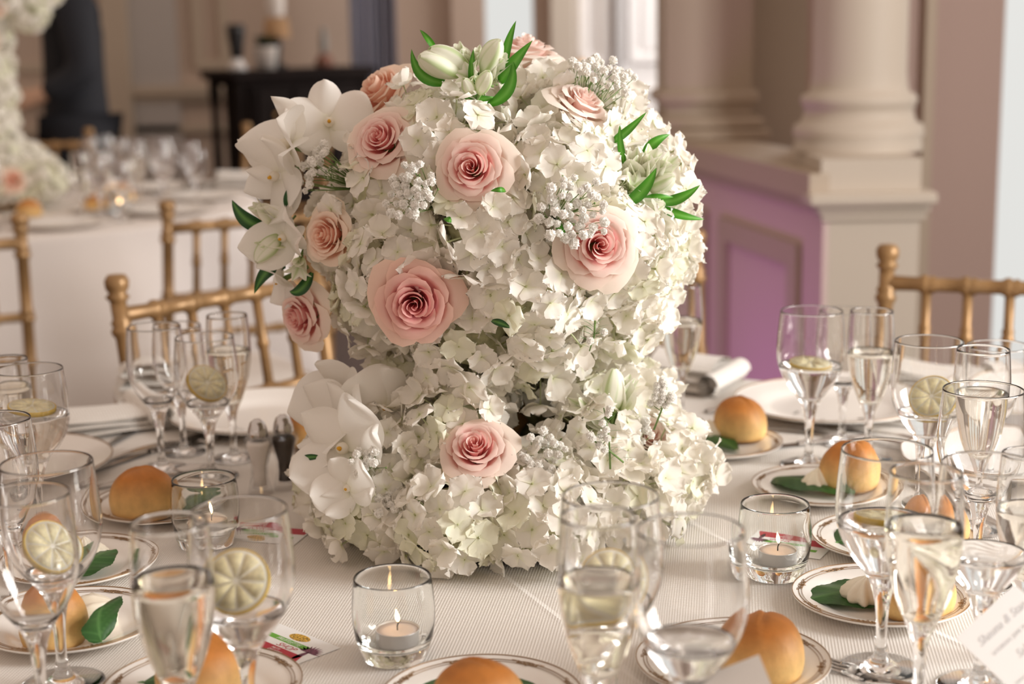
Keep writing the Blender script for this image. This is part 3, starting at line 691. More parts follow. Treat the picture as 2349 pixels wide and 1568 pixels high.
# leaves
LEAF = [ # base, control, tip (px), half width px, twist, depth offset towards camera (m)
    ((1003, 122), (985, 90), (963, 68), 9, .3, .02), ((1030, 190), (952, 195), (944, 112), 17, .6, .03), ((1078, 178), (1030, 110), (965, 122), 16, .3, .02),
    ((1152, 175), (1158, 110), (1184, 47), 13, .3, .02), ((1146, 190), (1165, 160), (1222, 92), 20, .5, .03), ((1118, 240), (1190, 220), (1175, 135), 20, .7, .035),
    ((1062, 215), (1090, 235), (1140, 222), 13, .2, .03), ((1085, 205), (1080, 165), (1086, 112), 11, .3, .035), ((1120, 245), (1095, 245), (1058, 216), 11, .3, .035),
    ((1402, 325), (1430, 315), (1484, 256), 13, .4, .0), ((1434, 380), (1420, 340), (1422, 285), 10, .4, .015), ((1478, 368), (1485, 325), (1537, 308), 16, -.3, -.01),
    ((1430, 468), (1480, 450), (1506, 384), 19, .3, .03), ((1512, 462), (1555, 470), (1606, 424), 17, .5, .01), ((1515, 474), (1545, 496), (1616, 503), 14, .2, .01),
    ((1470, 462), (1500, 450), (1545, 452), 12, .3, .02), ((612, 520), (560, 520), (532, 458), 22, .4, .0), ((672, 486), (660, 460), (662, 430), 17, .2, .02),
    ((655, 610), (610, 600), (583, 674), 21, -.3, .0), ((716, 625), (690, 680), (664, 668), 17, .7, .02), ((1270, 508), (1285, 520), (1300, 545), 10, .1, .0),
    ((690, 1052), (712, 1046), (740, 1048), 9, .1, .1), ((1020, 500), (1030, 503), (1038, 508), 9, .1, .0), ((870, 1140), (850, 1160), (815, 1145), 14, .2, .12),
    ((1128, 735), (1150, 740), (1172, 752), 11, .2, -.01), ((1160, 438), (1150, 432), (1125, 438), 8, .2, .0)]
for (b0, c0_, t0_, w, tw, off) in LEAF:
    y = YC-.02-off
    if 950 < b0[0] < 1250 and b0[1] < 260: y = YC-.07-off
    elif b0[0] > 1380: y = YC-.09-off
    elif b0[0] < 720: y = YC-.03-off
    elif 720 <= b0[0] <= 1380: y = ball(*b0)[0].y-.004
    dep = (Vector(at_y(b0[0], b0[1], y))-CAM).length
    pts = [at_y(b0[0], b0[1], y+.01), at_y(c0_[0], c0_[1], y-.012), at_y(t0_[0], t0_[1], y+.005)]
    pts[0] = loc(pts[0]); pts[1] = loc(pts[1]); pts[2] = loc(pts[2])
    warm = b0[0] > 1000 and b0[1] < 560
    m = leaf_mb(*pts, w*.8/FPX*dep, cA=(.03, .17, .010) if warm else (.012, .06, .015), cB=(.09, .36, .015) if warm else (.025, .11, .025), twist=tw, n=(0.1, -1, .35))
    m.build('leaf', M_['leaf'], CP)
# alstroemeria blooms
def alst_petal(seed, L_, w, opn):
    m = MB()
    def fn(u, v):
        s = v*2-1; ww = w*(math.sin(PI*(.05+.93*u**.8)))**.8
        r = .0018+L_*(.10*u+opn*u*u); z = L_*(1-.25*opn)*u-opn*L_*.35*u**3
        return (r-.25*ww*s*s*4*.25, ww*s, z)
    def cf(u, v):
        s = abs(v*2-1); k = math.exp(-(s*3.2)**2)*(1 if seed % 2 else .5)
        return lc(lc((.62, .68, .35), (.90, .89, .80), u*2), (.35, .52, .12), k*.75*(1-.2*u))
    return m.grid(fn, 7, 6, cfn=cf)
AP = {(sd, o_): alst_petal(sd, 1.0, .24 if sd % 2 else .31, o_).mesh('petal', M_['alst']) for sd in (0, 1) for o_ in (.02, .12, .45)}
def bud_mb():
    m = MB()
    def fn(u, v):
        a = v*2*PI; r = (.05+.21*math.sin(PI*min(1, u*.93+.02))**.75)*(1+.10*math.cos(3*a)+.05*math.cos(6*a+1)*u); r *= (1 if u < .9 else 1-(u-.9)*4)
        return (r*math.cos(a+.5*u), r*math.sin(a+.5*u), u)
    def cf(u, v):
        k = max(0, math.cos(3*v*2*PI))**5+.5*max(0, math.cos(6*v*2*PI+1))**7; return lc(lc((.50, .62, .25), (.90, .90, .78), u*3), (.34, .52, .10), k*.8*(1-.45*u))
    m.grid(fn, 12, 36, cfn=cf); return m
BUD = bud_mb().mesh('bud', M_['alst'])
def alst(p, d_, L_, o_):
    q = zq(d_, rnd.uniform(0, 6)); st = MB().tube([(0, 0, -.75), (.02, 0, -.3), (0, 0, .03)], [.03, .035, .09], 6)
    so = st.build('alstroemeria', M_['green'], CP, loc(p), rot=q); so.scale = (L_,)*3
    if o_ < .05: inst('bud', BUD, so, (0, 0, 0)); return
    for k in range(6): inst('petal', AP[(k % 2, o_)], so, (0, 0, 0), (rnd.uniform(-.06, .06), rnd.uniform(-.06, .06), k*PI/3), 1 if k % 2 else .95)
ALS = [ # base px, tip px, openness, depth
    ((1060, 170), (962, 130), .02, .09), ((1075, 160), (985, 112), .02, .085), ((1075, 150), (1045, 98), .12, .07), ((1090, 190), (1058, 150), .45, .10), ((1110, 170), (1145, 90), .02, .09),
    ((1110, 185), (1165, 120), .12, .085), ((1100, 215), (1122, 160), .02, .115), ((1085, 215), (1062, 178), .02, .115), ((1120, 180), (1172, 160), .45, .08), ((1090, 150), (1100, 105), .12, .07),
    ((1440, 430), (1400, 395), .45, .10), ((1455, 420), (1450, 340), .12, .09), ((1475, 410), (1500, 335), .12, .09), ((1480, 420), (1550, 355), .12, .08), ((1490, 440), (1545, 400), .02, .085),
    ((1440, 440), (1475, 400), .45, .10), ((1455, 475), (1525, 465), .02, .095), ((1470, 400), (1470, 360), .45, .08),
    ((640, 500), (575, 466), .12, .04), ((655, 560), (585, 570), .12, .04), ((690, 590), (680, 645), .45, .05), ((640, 540), (590, 600), .02, .04)]
for (b0, t0_, o_, dep) in ALS:
    p = at_y(b0[0], b0[1], YC-dep); e = at_y(t0_[0], t0_[1], YC-dep-.012); alst(p, (e-p).normalized()+Vector((0, -.25, 0)), (e-p).length*1.08, o_)
p = at_y(1405, 945, YC-.11); e = at_y(1408, 845, YC-.11); alst(p, e-p, (e-p).length, .02); alst(p+Vector((.006, .004, -.004)), e-p+Vector((.012, 0, 0)), .046, .12)
for q_ in ((1365, 950), (1345, 935)): p = at_y(q_[0]+40, q_[1]+20, YC-.10); e = at_y(q_[0]-40, q_[1]-12, YC-.12); alst(p, e-p, (e-p).length, .12)
# wax-flower sprigs
def sprig(b0, t0_, y, nneed, fl):
    m = MB(); p, e = at_y(*b0, y), at_y(*t0_, y-.01); m.tube([loc(p), loc(p.lerp(e, .5)+Vector((.002, 0, 0))), loc(e)], [.0011, .0009, .0006], 5)
    so = m.build('waxflower_sprig', M_['green'], CP); ax = (e-p); L_ = ax.length
    for k in range(nneed):
        b = p.lerp(e, .15+.8*k/nneed); s = (-1)**k; dr = (Vector((s*rnd.uniform(.6, 1), rnd.uniform(-.6, -.1), rnd.uniform(.1, .8)))).normalized()*.017
        leaf_mb(loc(b), loc(b+dr*.5+Vector((0, 0, .002))), loc(b+dr), .0009, nu=4, nv=2, cA=(.04, .2, .03), cB=(.07, .3, .05)).build('needle_leaf', M_['leaf'], so)
    for k in range(fl):
        b = p.lerp(e, .45+.55*k/max(1, fl)); dr = Vector((rnd.uniform(-1, 1)*.012, -.004, rnd.uniform(.2, 1)*.010)); t_ = MB().tube([loc(b), loc(b+dr)], .0005, 4)
        t_.build('twig', M_['green'], so); inst('blossom', GB, so, loc(b+dr), zq((0, -.4, 1)), 1.0)
sprig((1400, 1075), (1385, 935), YC-.17, 14, 5); sprig((1365, 735), (1352, 805), ball(1360, 770)[0].y-.012, 12, 2); sprig((1500, 985), (1530, 885), YC-.11, 8, 16); sprig((1430, 1060), (1360, 1010), YC-.17, 7, 6)
# orchids
def orchid_part(name, L_, w, cup, seed, parent, q, locp=(0, 0, 0)):
    r0 = random.Random(seed); p1 = r0.uniform(0, 6)
    def fn(u, v):
        s = v*2-1; th = PI*(.035+.965*u); x = L_*(.5-.5*math.cos(th)); y = w*math.sin(th)**.75*s
        return (x, y, cup*L_*(x/L_)**2*(1-.3*s*s)-.22*L_*s*s*math.sin(th)+.03*L_*math.sin(5*u+p1+3*s))
    return MB().grid(fn, 14, 10, cfn=lambda u, v: lc((.86, .85, .70), (.93, .91, .87), u*3)).build(name, M_['orchid'], parent, locp, rot=q)
def orchid(p, n, R, spin, droop=0, seed=0):
    q = zq(n, spin); o = MB().tube([(0, 0, -.03), (0, 0, 0)], [.002, .003], 6).build('orchid', M_['green'], CP, loc(p), rot=q)
    for a in (PI/2, PI/2+2.2, PI/2-2.2): orchid_part('sepal', R*1.05, R*.44, .12+droop, seed+int(a*3), o, Euler((0, -.12, a)))
    for a in (.15, PI-.15): orchid_part('petal', R*1.12, R*.68, .18+droop, seed+5+int(a), o, Euler((0, -.2, a)), (0, 0, .002))
    m = MB().lathe([(0, 0), (R*.10, R*.05), (R*.13, R*.16), (R*.08, R*.27), (0, R*.3)], 10, col=(.92, .88, .78)); m.lathe([(0, R*.24), (R*.05, R*.27), (R*.03, R*.34), (0, R*.36)], 8, col=(.85, .5, .05), T=Matrix.Translation((0, -R*.04, 0)))
    m.build('lip', M_['orchid'], o)
for (px, py, dy, n, R, sp, dr, sd) in (
    (665, 335, -.03, (-.85, -.5, .35), .047, .3, .35, 1), (755, 285, -.01, (.1, -.9, .45), .044, .1, .1, 2), (640, 400, -.03, (-.7, -.65, -.2), .045, 1.9, .2, 9), (655, 545, -.045, (-.5, -.85, .1), .036, .5, .55, 3), (650, 640, -.02, (-.9, -.3, -.4), .03, .9, .2, 4),
    (795, 930, -.06, (-.6, -.7, -.15), .055, .2, .15, 5), (795, 1030, -.13, (-.45, -.75, .35), .052, 1.0, .3, 6), (768, 990, -.09, (-.9, -.35, .3), .05, 2.2, .2, 7), (800, 1120, -.16, (-.3, -.85, .3), .032, .5, .3, 8), (880, 935, -.09, (0, -.9, .1), .045, 2.0, .25, 10)):
    orchid(at_y(px, py, YC+dy), n, R, sp, dr, sd)
# ---- the far centrepiece (out of focus): shared hydrangea meshes
hm = []
for k in range(3):
    m = MB(); NF = 40
    for i in range(NF):
        z = 1-2*(i+.5)/NF; a = i*2.4+k; r = math.sqrt(1-z*z); d_ = Vector((r*math.cos(a), r*math.sin(a), z)); g = FLO[(i*3+k) % 10]
        m.add(g.v, g.f, 0, g.c, TR(d_*.062, zq(d_, a), 1.05))
    m.lathe([(0, -.04), (.035, 0), (0, .04)], 8, col=(.6, .62, .4)); hm.append(m.mesh('hydrangea', M_['hyd']))
fo = Vector((T2.x-.005, T2.y, T0))
FC = empty('floral_centerpiece', fo, 'blurred tall column of white and peach flowers on the far left table', 'flower arrangement', 'wedding flower centrepieces')
MB().lathe([(0, 0), (.06, 0), (.06, .01), (.02, .03), (.016, .3), (.03, .5), (.05, .52), (0, .52)], 16).build('vase', M_['gold'], FC)
pts = []
for k in range(9): a = k*2*PI/9; pts.append((.15*math.cos(a), .15*math.sin(a), .09))
for k in range(5): a = k*2*PI/5+.3; pts.append((.09*math.cos(a), .09*math.sin(a), .14))
for j in range(5):
    for k in range(3): a = k*2.09+j; pts.append((.035*math.cos(a)-.02, .035*math.sin(a), .20+j*.08))
for k in range(16):
    z = 1-2*(k+.5)/16; a = k*2.4; r = math.sqrt(1-z*z); pts.append((.02+.17*r*math.cos(a), .15*r*math.sin(a), .70+.13*z))
for i, p in enumerate(pts): inst('hydrangea', hm[i % 3], FC, p, (i, i*2, i*3), 1)
for i, p in enumerate(((-.02, -.19, .09), (.10, -.17, .10), (-.04, -.10, .30), (-.05, -.11, .42), (.03, -.09, .52), (-.14, -.13, .66), (.08, -.16, .62), (-.05, -.2, .06), (.16, -.12, .74))):
    o = MB().lathe([(0, -.3), (.1, -.2), (0, 0)], 6).build('rose', M_['green'], FC, p, rot=zq((p[0], -1, .2))); o.scale = (.045,)*3
    for me in ROSEM['peach'][::2]: inst('petal', me, o)
for i in range(7):
    a = -2.6+i*.3; p0 = Vector((.15*math.cos(a), .12*math.sin(a), .80)); leaf_mb(p0, p0+Vector((.05*math.cos(a), 0, .05)), p0+Vector((.12*math.cos(a), -.02, .04)), .02, cA=(.02, .1, .02), cB=(.04, .2, .03)).build('leaf', M_['leaf'], FC)
# ------------------------------------------------------------------ glassware
GOB_O = [(0, .0008), (.0335, .0004), (.0348, .0013), (.034, .0024), (.016, .0048), (.0088, .0085), (.0060, .0135), (.0048, .022), (.0046, .036), (.0052, .050), (.0066, .062), (.0090, .073), (.0125, .0815), (.0185, .0905), (.0265, .1005), (.0335, .1115), (.0385, .1235), (.0408, .1355), (.0412, .147), (.0404, .160), (.0390, .177), (.0381, .185), (.0375, .192), (.0374, .1933), (.0369, .1941), (.0365, .1933)]
GOB_I = [(.0366, .192), (.0371, .185), (.0380, .177), (.0392, .160), (.0400, .147), (.0396, .1355), (.0373, .1240), (.0323, .1122), (.0253, .1015), (.0175, .0925), (.009, .0868), (0, .0852)]
FLU_O = [(0, .0008), (.0295, .0004), (.0308, .0013), (.030, .0024), (.014, .0048), (.0078, .0085), (.0053, .0135), (.0043, .022), (.0042, .036), (.0047, .048), (.0060, .058), (.0082, .066), (.0115, .0735), (.0160, .084), (.0205, .0955), (.0243, .109), (.0270, .1235), (.0283, .138), (.0284, .152), (.0276, .167), (.0267, .179), (.0260, .188), (.0259, .1898), (.0255, .1904), (.0251, .1898)]
FLU_I = [(.0251, .188), (.0258, .179), (.0267, .167), (.0274, .152), (.0273, .138), (.0260, .1235), (.0233, .1095), (.0194, .0965), (.0148, .086), (.009, .0785), (0, .0745)]
def innerr(I, z):
    pts = sorted(I, key=lambda p: p[1])
    for a, b in zip(pts, pts[1:]):
        if a[1] <= z <= b[1]: return lerp(a[0], b[0], (z-a[1])/(b[1]-a[1]))
    return pts[-1][0]
def smoothp(P, k=1):
    for _ in range(k):
        Q = [P[0]]
        for a, b in zip(P, P[1:]): Q += [(a[0]*.75+b[0]*.25, a[1]*.75+b[1]*.25), (a[0]*.25+b[0]*.75, a[1]*.25+b[1]*.75)]
        P = Q+[P[-1]]
    return P
GP = smoothp(GOB_O[:-4])+GOB_O[-4:]+smoothp(GOB_I); FP_ = smoothp(FLU_O[:-4])+FLU_O[-4:]+smoothp(FLU_I)
GLM = {'goblet': MB().lathe(GP, 56).mesh('wine_glass', M_['glass']), 'flute': MB().lathe(FP_, 48).mesh('champagne_flute', M_['glass']),
       'small': MB().lathe([(r*.84, z*.90) for r, z in GP], 48).mesh('wine_glass', M_['glass'])}
LQ = {}
def liquid(kind, z, m, name):
    key = (kind, round(z, 3), name)
    if key not in LQ:
        I, s, sz = (GOB_I, 1, 1) if kind == 'goblet' else (GOB_I, .84, .90) if kind == 'small' else (FLU_I, 1, 1)
        pts = [(r+.0003, zz) for r, zz in smoothp(I) if zz < z/sz-.002]; pts = sorted(pts, key=lambda p: p[1])
        pts[0] = (0, pts[0][1]-.0002); r = innerr(I, z/sz)
        prof = [(a*s, b*sz) for a, b in pts]+[((r+.0003)*s, z), ((r-.0012)*s, z-.0007), (0, z-.0009)]
        LQ[key] = MB().lathe(prof, 40).mesh(name, m)
    return LQ[key]
HT = {'goblet': .194, 'flute': .1905, 'small': .1746}
def glass(kind, px, py, label, level=None, group='stemware on the near table', foot=False, at=None, y=None):
    sc = 1
    if y is not None:
        p = at_y(px, py, y); sc = (p.z-T0)/HT[kind]; p = Vector((p.x, p.y, T0))
    elif at is None:
        p = at_z(px, py, T0 if foot else T0+HT[kind]); p = Vector((p.x, p.y, T0))
    else: p = at
    o = inst('champagne_flute' if kind == 'flute' else 'wine_glass', GLM[kind], None, p+Vector((0, 0, .0003)), (0, 0, rnd.uniform(0, 6)))
    o.scale = (min(1.06, max(.94, sc)),)*2+(sc,); tag(o, label, 'glass', group)
    if level: inst('sparkling_wine' if kind == 'flute' else 'water', liquid(kind, level, M_['wine'] if kind == 'flute' else M_['water'], 'sparkling_wine' if kind == 'flute' else 'water'), o)
    return p
# lemon slice meshes
Rl = .0255; th = .0055
LM = {}
LM['rind'] = MB().lathe([(Rl-.0012, -th/2), (Rl, -th/2+.0005), (Rl, th/2-.0005), (Rl-.0012, th/2), (Rl-.0012, -th/2)], 36).mesh('rind', M_['rind'])
LM['pith'] = MB().lathe([(0, -th/2+.0004), (Rl-.0013, -th/2+.0002), (Rl-.0013, th/2-.0002), (0, th/2-.0004)], 36).mesh('pith', M_['pith'])
m = MB(); ang_ = 2*PI/9*.43; pl = [(.002, 0)]+[(Rl*.86*math.cos(a), Rl*.86*math.sin(a)) for a in [ang_*(k/3-1) for k in range(7)]]
n_ = len(pl); v = [(x, y, z) for z in (-th/2-.0002, th/2+.0002) for x, y in pl]
m.add(v, [tuple(range(n_-1, -1, -1)), tuple(range(n_, 2*n_))]+[(i, (i+1) % n_, n_+(i+1) % n_, n_+i) for i in range(n_)]); LM['seg'] = m.mesh('flesh_segment', M_['flesh'])
def lemon(p, z, nrm, label, sc=1, segs=True):
    o = empty('lemon_slice', p+Vector((0, 0, z)), label, 'lemon slice', 'lemon slices in the water glasses'); o.rotation_mode = 'QUATERNION'; o.rotation_quaternion = zq(nrm, 1); o.scale = (sc,)*3
    inst('rind', LM['rind'], o); inst('pith', LM['pith'], o)
    for k in range(9): inst('flesh_segment', LM['seg'], o, (0, 0, 0), (0, 0, k*2*PI/9))
# near table glasses
g = glass('goblet', 106, 1060, 'near wine glass at the left edge with a tilted lemon slice', .100); lemon(g, .121, (.55, -.45, .75), 'tilted lemon slice in the near wine glass at the left edge')
g = glass('small', 58, 1132, 'small empty wine glass overlapping the left edge, in front of the lemon glass', y=1.155)
g = glass('goblet', 66, 846, 'water glass at the left edge with a flat lemon slice, before the white chair seat', .141, y=1.65); lemon(g, .142, (.12, -.06, 1), 'lemon slice floating flat in the water glass at the far left edge')
g = glass('flute', 12, 822, 'half-full champagne flute cut by the left edge', .155, y=1.75)
g = glass('small', -16, 960, 'glass almost wholly cut off by the left edge', y=1.4)
g = glass('flute', 388, 1196, 'champagne flute in front of the left votive candle, half full', .150, y=1.062)
g = glass('goblet', 548, 1168, 'large near water glass with a lemon slice facing us, left of the centre votive', .112, y=1.125); lemon(g+Vector((-.004, -.004, 0)), .132, (-.05, -.80, .62), 'lemon slice facing us in the large near water glass left of the centre')
g = glass('small', 352, 748, 'empty wine glass, leftmost of the cluster in front of the gold chair', .086, y=1.9)
g = glass('small', 405, 746, 'empty wine glass, second from the left in front of the gold chair', .086, y=1.975)
g = glass('goblet', 468, 772, 'water glass with a steep lemon slice in front of the gold chair', .105, y=1.86); lemon(g, .118, (.55, -.55, .70), 'steep lemon slice in the water glass in front of the gold chair')
g = glass('flute', 520, 722, 'champagne flute, rightmost of the cluster in front of the gold chair', .145, y=1.94)
g = glass('goblet', 1400, 1135, 'blurred water glass with lemon behind the centre champagne flute', .108, y=1.138); lemon(g, .122, (.0, -.75, .7), 'lemon slice in the glass behind the centre champagne flute')
g = glass('flute', 1372, 1182, 'blurred champagne flute at bottom centre in front of the flowers', .145, y=1.06)
g = glass('goblet', 1584, 1213, 'nearly empty water glass left of the right-hand votive', .112)
g = glass('goblet', 1476, 650, 'water glass with lemon half hidden by the bouquet’s right underside', .112, y=2.17); lemon(g, .105, (.0, -.3, 1), 'lemon slice in the glass half hidden by the bouquet')
g = glass('flute', 1563, 652, 'champagne flute rising beside the bouquet in front of the folded napkin', .142, y=2.09)
g = glass('goblet', 1862, 712, 'water glass in front of the purple-lit wall with a low lemon slice', .127); lemon(g, .128, (.05, -.1, 1), 'lemon slice lying flat in the glass before the purple-lit wall')
g = glass('small', 1938, 712, 'wine glass mostly hidden between two glasses before the white pedestal', .083)
g = glass('flute', 2000, 712, 'champagne flute in front of the white pedestal, half full', .140)
g = glass('goblet', 2132, 781, 'water glass with a leaning lemon slice below the right gold chair', .112, y=1.685); lemon(g+Vector((.005, 0, 0)), .128, (-.45, -.65, .62), 'leaning lemon slice in the water glass below the right gold chair')
g = glass('goblet', 2290, 792, 'wine glass standing furthest back by the right edge', .088, y=1.76)
g = glass('flute', 2256, 800, 'champagne flute behind the right-hand water glass', .145, y=1.6)
g = glass('goblet', 2256, 892, 'water glass near the right edge with a champagne flute behind it', .09)
g = glass('goblet', 2035, 1030, 'large near wine glass on the right with a lemon slice, left of the full flute', .132, y=1.243); lemon(g, .133, (.08, .12, 1), 'flat lemon slice in the large near glass on the right')
g = glass('flute', 2125, 1080, 'near champagne flute on the right, two thirds full', .150, y=1.152)
g = glass('goblet', 2268, 1062, 'near wine glass behind the menu card at the right edge', .118, y=1.203); 
g = glass('flute', 2368, 1040, 'flute cut off by the right edge above the menu card', .14, y=1.262)
# ------------------------------------------------------------------ votives
VG = MB().lathe([(0, .0006), (.0255, 0), (.0278, .002), (.0305, .010), (.0338, .020), (.0358, .034), (.0362, .046), (.0352, .060), (.0343, .068), (.0338, .0725), (.0336, .0738), (.0330, .0747), (.0324, .0738), (.0322, .0725), (.0327, .068), (.0334, .060), (.0342, .046), (.0337, .034), (.0316, .022), (.028, .0150), (.02, .0128), (0, .012)], 56).mesh('votive_glass', M_['thick'])
TLC = MB().lathe([(0, .0002), (.0182, 0), (.0188, .001), (.0190, .0142), (.0194, .0150), (.0186, .0148), (.0184, .012), (0, .0118)], 36).mesh('cup', M_['tin'])
TLW = MB().lathe([(0, .0119), (.0182, .0119), (.0182, .0134), (.012, .0131), (0, .0130)], 36).mesh('wax', M_['wax'])
WK = MB().tube([(0, 0, .012), (0, 0, .017), (.0012, 0, .0205), (.0028, 0, .0218)], [.0006, .0006, .0006, .0004], 6).mesh('wick', M_['wick'])
FLM = MB().lathe([(0, -.003), (.0012, -.0018), (.0019, .0003), (.0018, .003), (.0011, .0055), (.0004, .0078), (0, .0088)], 14).mesh('flame', M_['flame'])
def votive(px, py, label):
    p = at_z(px, py, T0+.0745); p = Vector((p.x, p.y, T0+.0003)); o = inst('votive_holder', VG, None, p); tag(o, label, 'candle holder', 'round glass votive holders')
    t = empty('tealight', p+Vector((.003, -.002, .0131)), 'lit tealight in '+label, 'candle', 'tealights in the votive holders')
    inst('cup', TLC, t); inst('wax', TLW, t); inst('wick', WK, t); inst('flame', FLM, t, (.0005, 0, .0235), (0, -.15, 0))
votive(900, 1322, 'the clear votive holder in front of the bouquet')
votive(1778, 1154, 'the clear votive holder right of the bouquet')
votive(467, 1096, 'the clear votive holder on the left behind two glasses')
# ------------------------------------------------------------------ plates
PZ = .0135
def plate_prof(R):
    return [(0, .0035), (R*.58, .0035), (R*.66, .0055), (R*.74, .0085), (R*.97, .0128), (R, .0138), (R*1.005, .0128), (R*.99, .0108), (R*.76, .0055), (R*.62, .001), (R*.55, 0), (0, .0)]
def ring(mb, R, z, r): 
    pts = [(R*math.cos(2*PI*i/72), R*math.sin(2*PI*i/72), z) for i in range(73)]; mb.tube(pts, r, 4, cap=False)
BP = MB().lathe(smoothp(plate_prof(.0815)), 72).mesh('bread_plate', M_['china'])
RB = [MB(), MB(), MB()]
ring(RB[0], .0812, .01385, .00055); ring(RB[1], .0750, .01245, .00035); ring(RB[2], .0722, .0119, .00028); RBM = [r.mesh('gilt_band', M_['gilt']) for r in RB]
so = MB()
def spiral(cx, cy, a0, turns, r0, s):
    pts = []
    for i in range(15):
        t = i/14; a = a0+s*turns*2*PI*t; r = r0*(1-t*.85); pts.append((cx+r*math.cos(a), cy+r*math.sin(a), 0))
    so.tube(pts, .00042, 4)
for s in (-1, 1):
    spiral(.0742, s*.0035, PI*.5*s, .9, .0026, s); spiral(.0735, s*.0085, -PI*.5*s, .8, .0022, -s); spiral(.0755, s*.0125, PI*.5*s, .7, .0016, s)
    so.tube([(.0765, 0, 0), (.0768, s*.003, 0), (.0752, s*.007, 0), (.0765, s*.011, 0), (.0752, s*.016, 0)], .0004, 4)
so.tube([(.0700, 0, 0), (.0725, .0012, 0), (.0775, 0, 0), (.0725, -.0012, 0), (.0700, 0, 0)], .0004, 4)
SCM = so.mesh('scrollwork', M_['gilt'])
DP = MB().lathe(smoothp([(r, z*1.35) for r, z in plate_prof(.134)]), 72).mesh('dinner_plate', M_['china'])
rb = MB(); ring(rb, .1335, .0187, .0009); DR = rb.mesh('gilt_band', M_['gilt'])
def bread_plate(px, py, label, full=True, at=None, rot=0):
    p = at if at is not None else at_z(px, py, T0+.0138); p = Vector((p.x, p.y, T0+.0002))
    o = inst('bread_plate', BP, None, p, (0, 0, rot)); tag(o, label, 'plate', 'gilt-edged bread plates')
    for r in (RBM if full else RBM[:1]): inst('gilt_band', r, o)
    if full:
        for k in range(8): inst('scrollwork', SCM, o, (0, 0, .0122), (0, 0, k*PI/4+.2))
    return p
def dinner_plate(px, py, label, at=None):
    p = at if at is not None else at_z(px, py, T0+.018); p = Vector((p.x, p.y, T0+.0002)); o = inst('dinner_plate', DP, None, p); tag(o, label, 'plate', 'white dinner plates'); inst('gilt_band', DR, o); return p
# rolls
def roll_mesh(seed, sx, h, crease):
    r8 = random.Random(seed); k1, k2, k3 = [r8.uniform(0, 6) for _ in range(3)]; m = MB(); v = []; c = []; nz, na = 22, 36
    prof = []
    for i in range(nz+1):
        t = i/nz
        if t < .12: r, z = t/.12*.74, 0
        else:
            a = (t-.12)/.88*PI*.5*1.02; a = min(a, PI/2)
            b = -.55+(a/(PI/2))*(PI/2+.55); r, z = math.cos(b), (math.sin(b)+math.sin(.55))/(1+math.sin(.55)); r = r**.92 if r > 0 else 0
        prof.append((max(r, 0), z))
    prof[-1] = (0, 1)
    def fn(a, r, z):
        w = 1+.05*math.sin(a+k1)+.04*math.sin(2*a+k2)+.02*math.sin(3*a+k3+3*z); rr = r*sx*w; zz = z*h*(1+.05*math.sin(a+k2)*r)
        x, y = rr*math.cos(a), rr*math.sin(a)
        if crease and z > .35:   # curved seam across the crown
            dline = (x*math.cos(k1)+y*math.sin(k1))-.35*sx*math.sin(2.2*(-x*math.sin(k1)+y*math.cos(k1))/sx); zz -= .022*h*math.exp(-(dline/(sx*.075))**2)*min(1, (z-.35)*2.5); zz += .03*h*math.exp(-((dline-sx*.17)/(sx*.11))**2)*min(1, (z-.35)*2.5)
        return (rr, zz)
    cols = [lc((.55, .30, .09), lc((.84, .56, .22), (.56, .20, .03), (z-.25)*1.7), z*7) for r, z in prof]
    m.lathe([(r, z) for r, z in prof], na, col=cols, fn=fn); return m.mesh('bread_roll', M_['crust'])
RLM = [roll_mesh(1, .036, .054, True), roll_mesh(2, .035, .046, True), roll_mesh(3, .029, .056, True), roll_mesh(4, .037, .05, False)]
def rollb(px, py, k, label, rot=0, at=None, dz=.006):
    p = at if at is not None else at_z(px, py, T0+.03)
    o = inst('bread_roll', RLM[k], None, Vector((p.x, p.y, T0+dz)), (0, 0, rot)); tag(o, label, 'bread roll', 'golden bread rolls')
# butter rosettes
def butter_mesh(s):
    def fn(a, r, z): return (r*(1+.16*math.cos(8*a+z*160)), z)
    return MB().lathe([(0, 0), (.0125, 0), (.0145, .003), (.0140, .007), (.0105, .0115), (.0062, .0155), (.0022, .0185), (0, .0205)], 48, fn=fn).mesh('butter_rosette', M_['butter'])
BM = butter_mesh(0)
def butter(px, py, label, s=1, rot=(0, 0, 0)):
    p = at_z(px, py, T0+.018); o = inst('butter_rosette', BM, None, Vector((p.x, p.y, T0+.0085)), rot, s); tag(o, label, 'butter', 'piped butter rosettes')
def pleaf(b0, t0_, w, label, lift=.0, seed=0, arch=.006):
    a_ = at_z(*b0, T0+.008); b_ = at_z(*t0_, T0+.008+lift); r9 = random.Random(seed); L_ = (b_-a_).length; o = Vector((a_.x, a_.y, T0+.0075)); ax = (b_-a_).normalized(); sd = ax.cross(Vector((0, 0, 1))).normalized(); up = sd.cross(ax)
    nu, nv = 26, 12
    def fn(u, v):
        s = v*2-1; ww = w*(math.sin(PI*(u*.97+.015)**.8))**.72; rag = 1+(.035*((int(u*nu+.5) % 2)-.5) if v in (0, 1) else 0)
        q = ax*(L_*u)+sd*(ww*s*rag)+up*(arch*math.sin(PI*u)-.004*abs(s)*math.sin(PI*u)+.0012*math.sin(14*u-abs(s)*3)*(abs(s)))
        return tuple(q+Vector((0, 0, 0)))
    def cf(u, v):
        s = abs(v*2-1); vein = max(math.exp(-(s*22)**2), .6*math.exp(-((((u*7-s*1.6) % 1)-.5)*9)**2)*(1-s*.5)); return lc(lc((.022, .085, .016), (.042, .13, .028), 1-s), (.11, .25, .07), vein*.7)
    m = MB().grid(fn, nu, nv, cfn=cf); m.tube([(0, 0, 0), tuple(-ax*.010)], .0011, 5, col=(.1, .25, .05)); tag(m.build('garnish_leaf', M_['leaf'], None, o), label, 'leaf', 'green leaves under the butter')
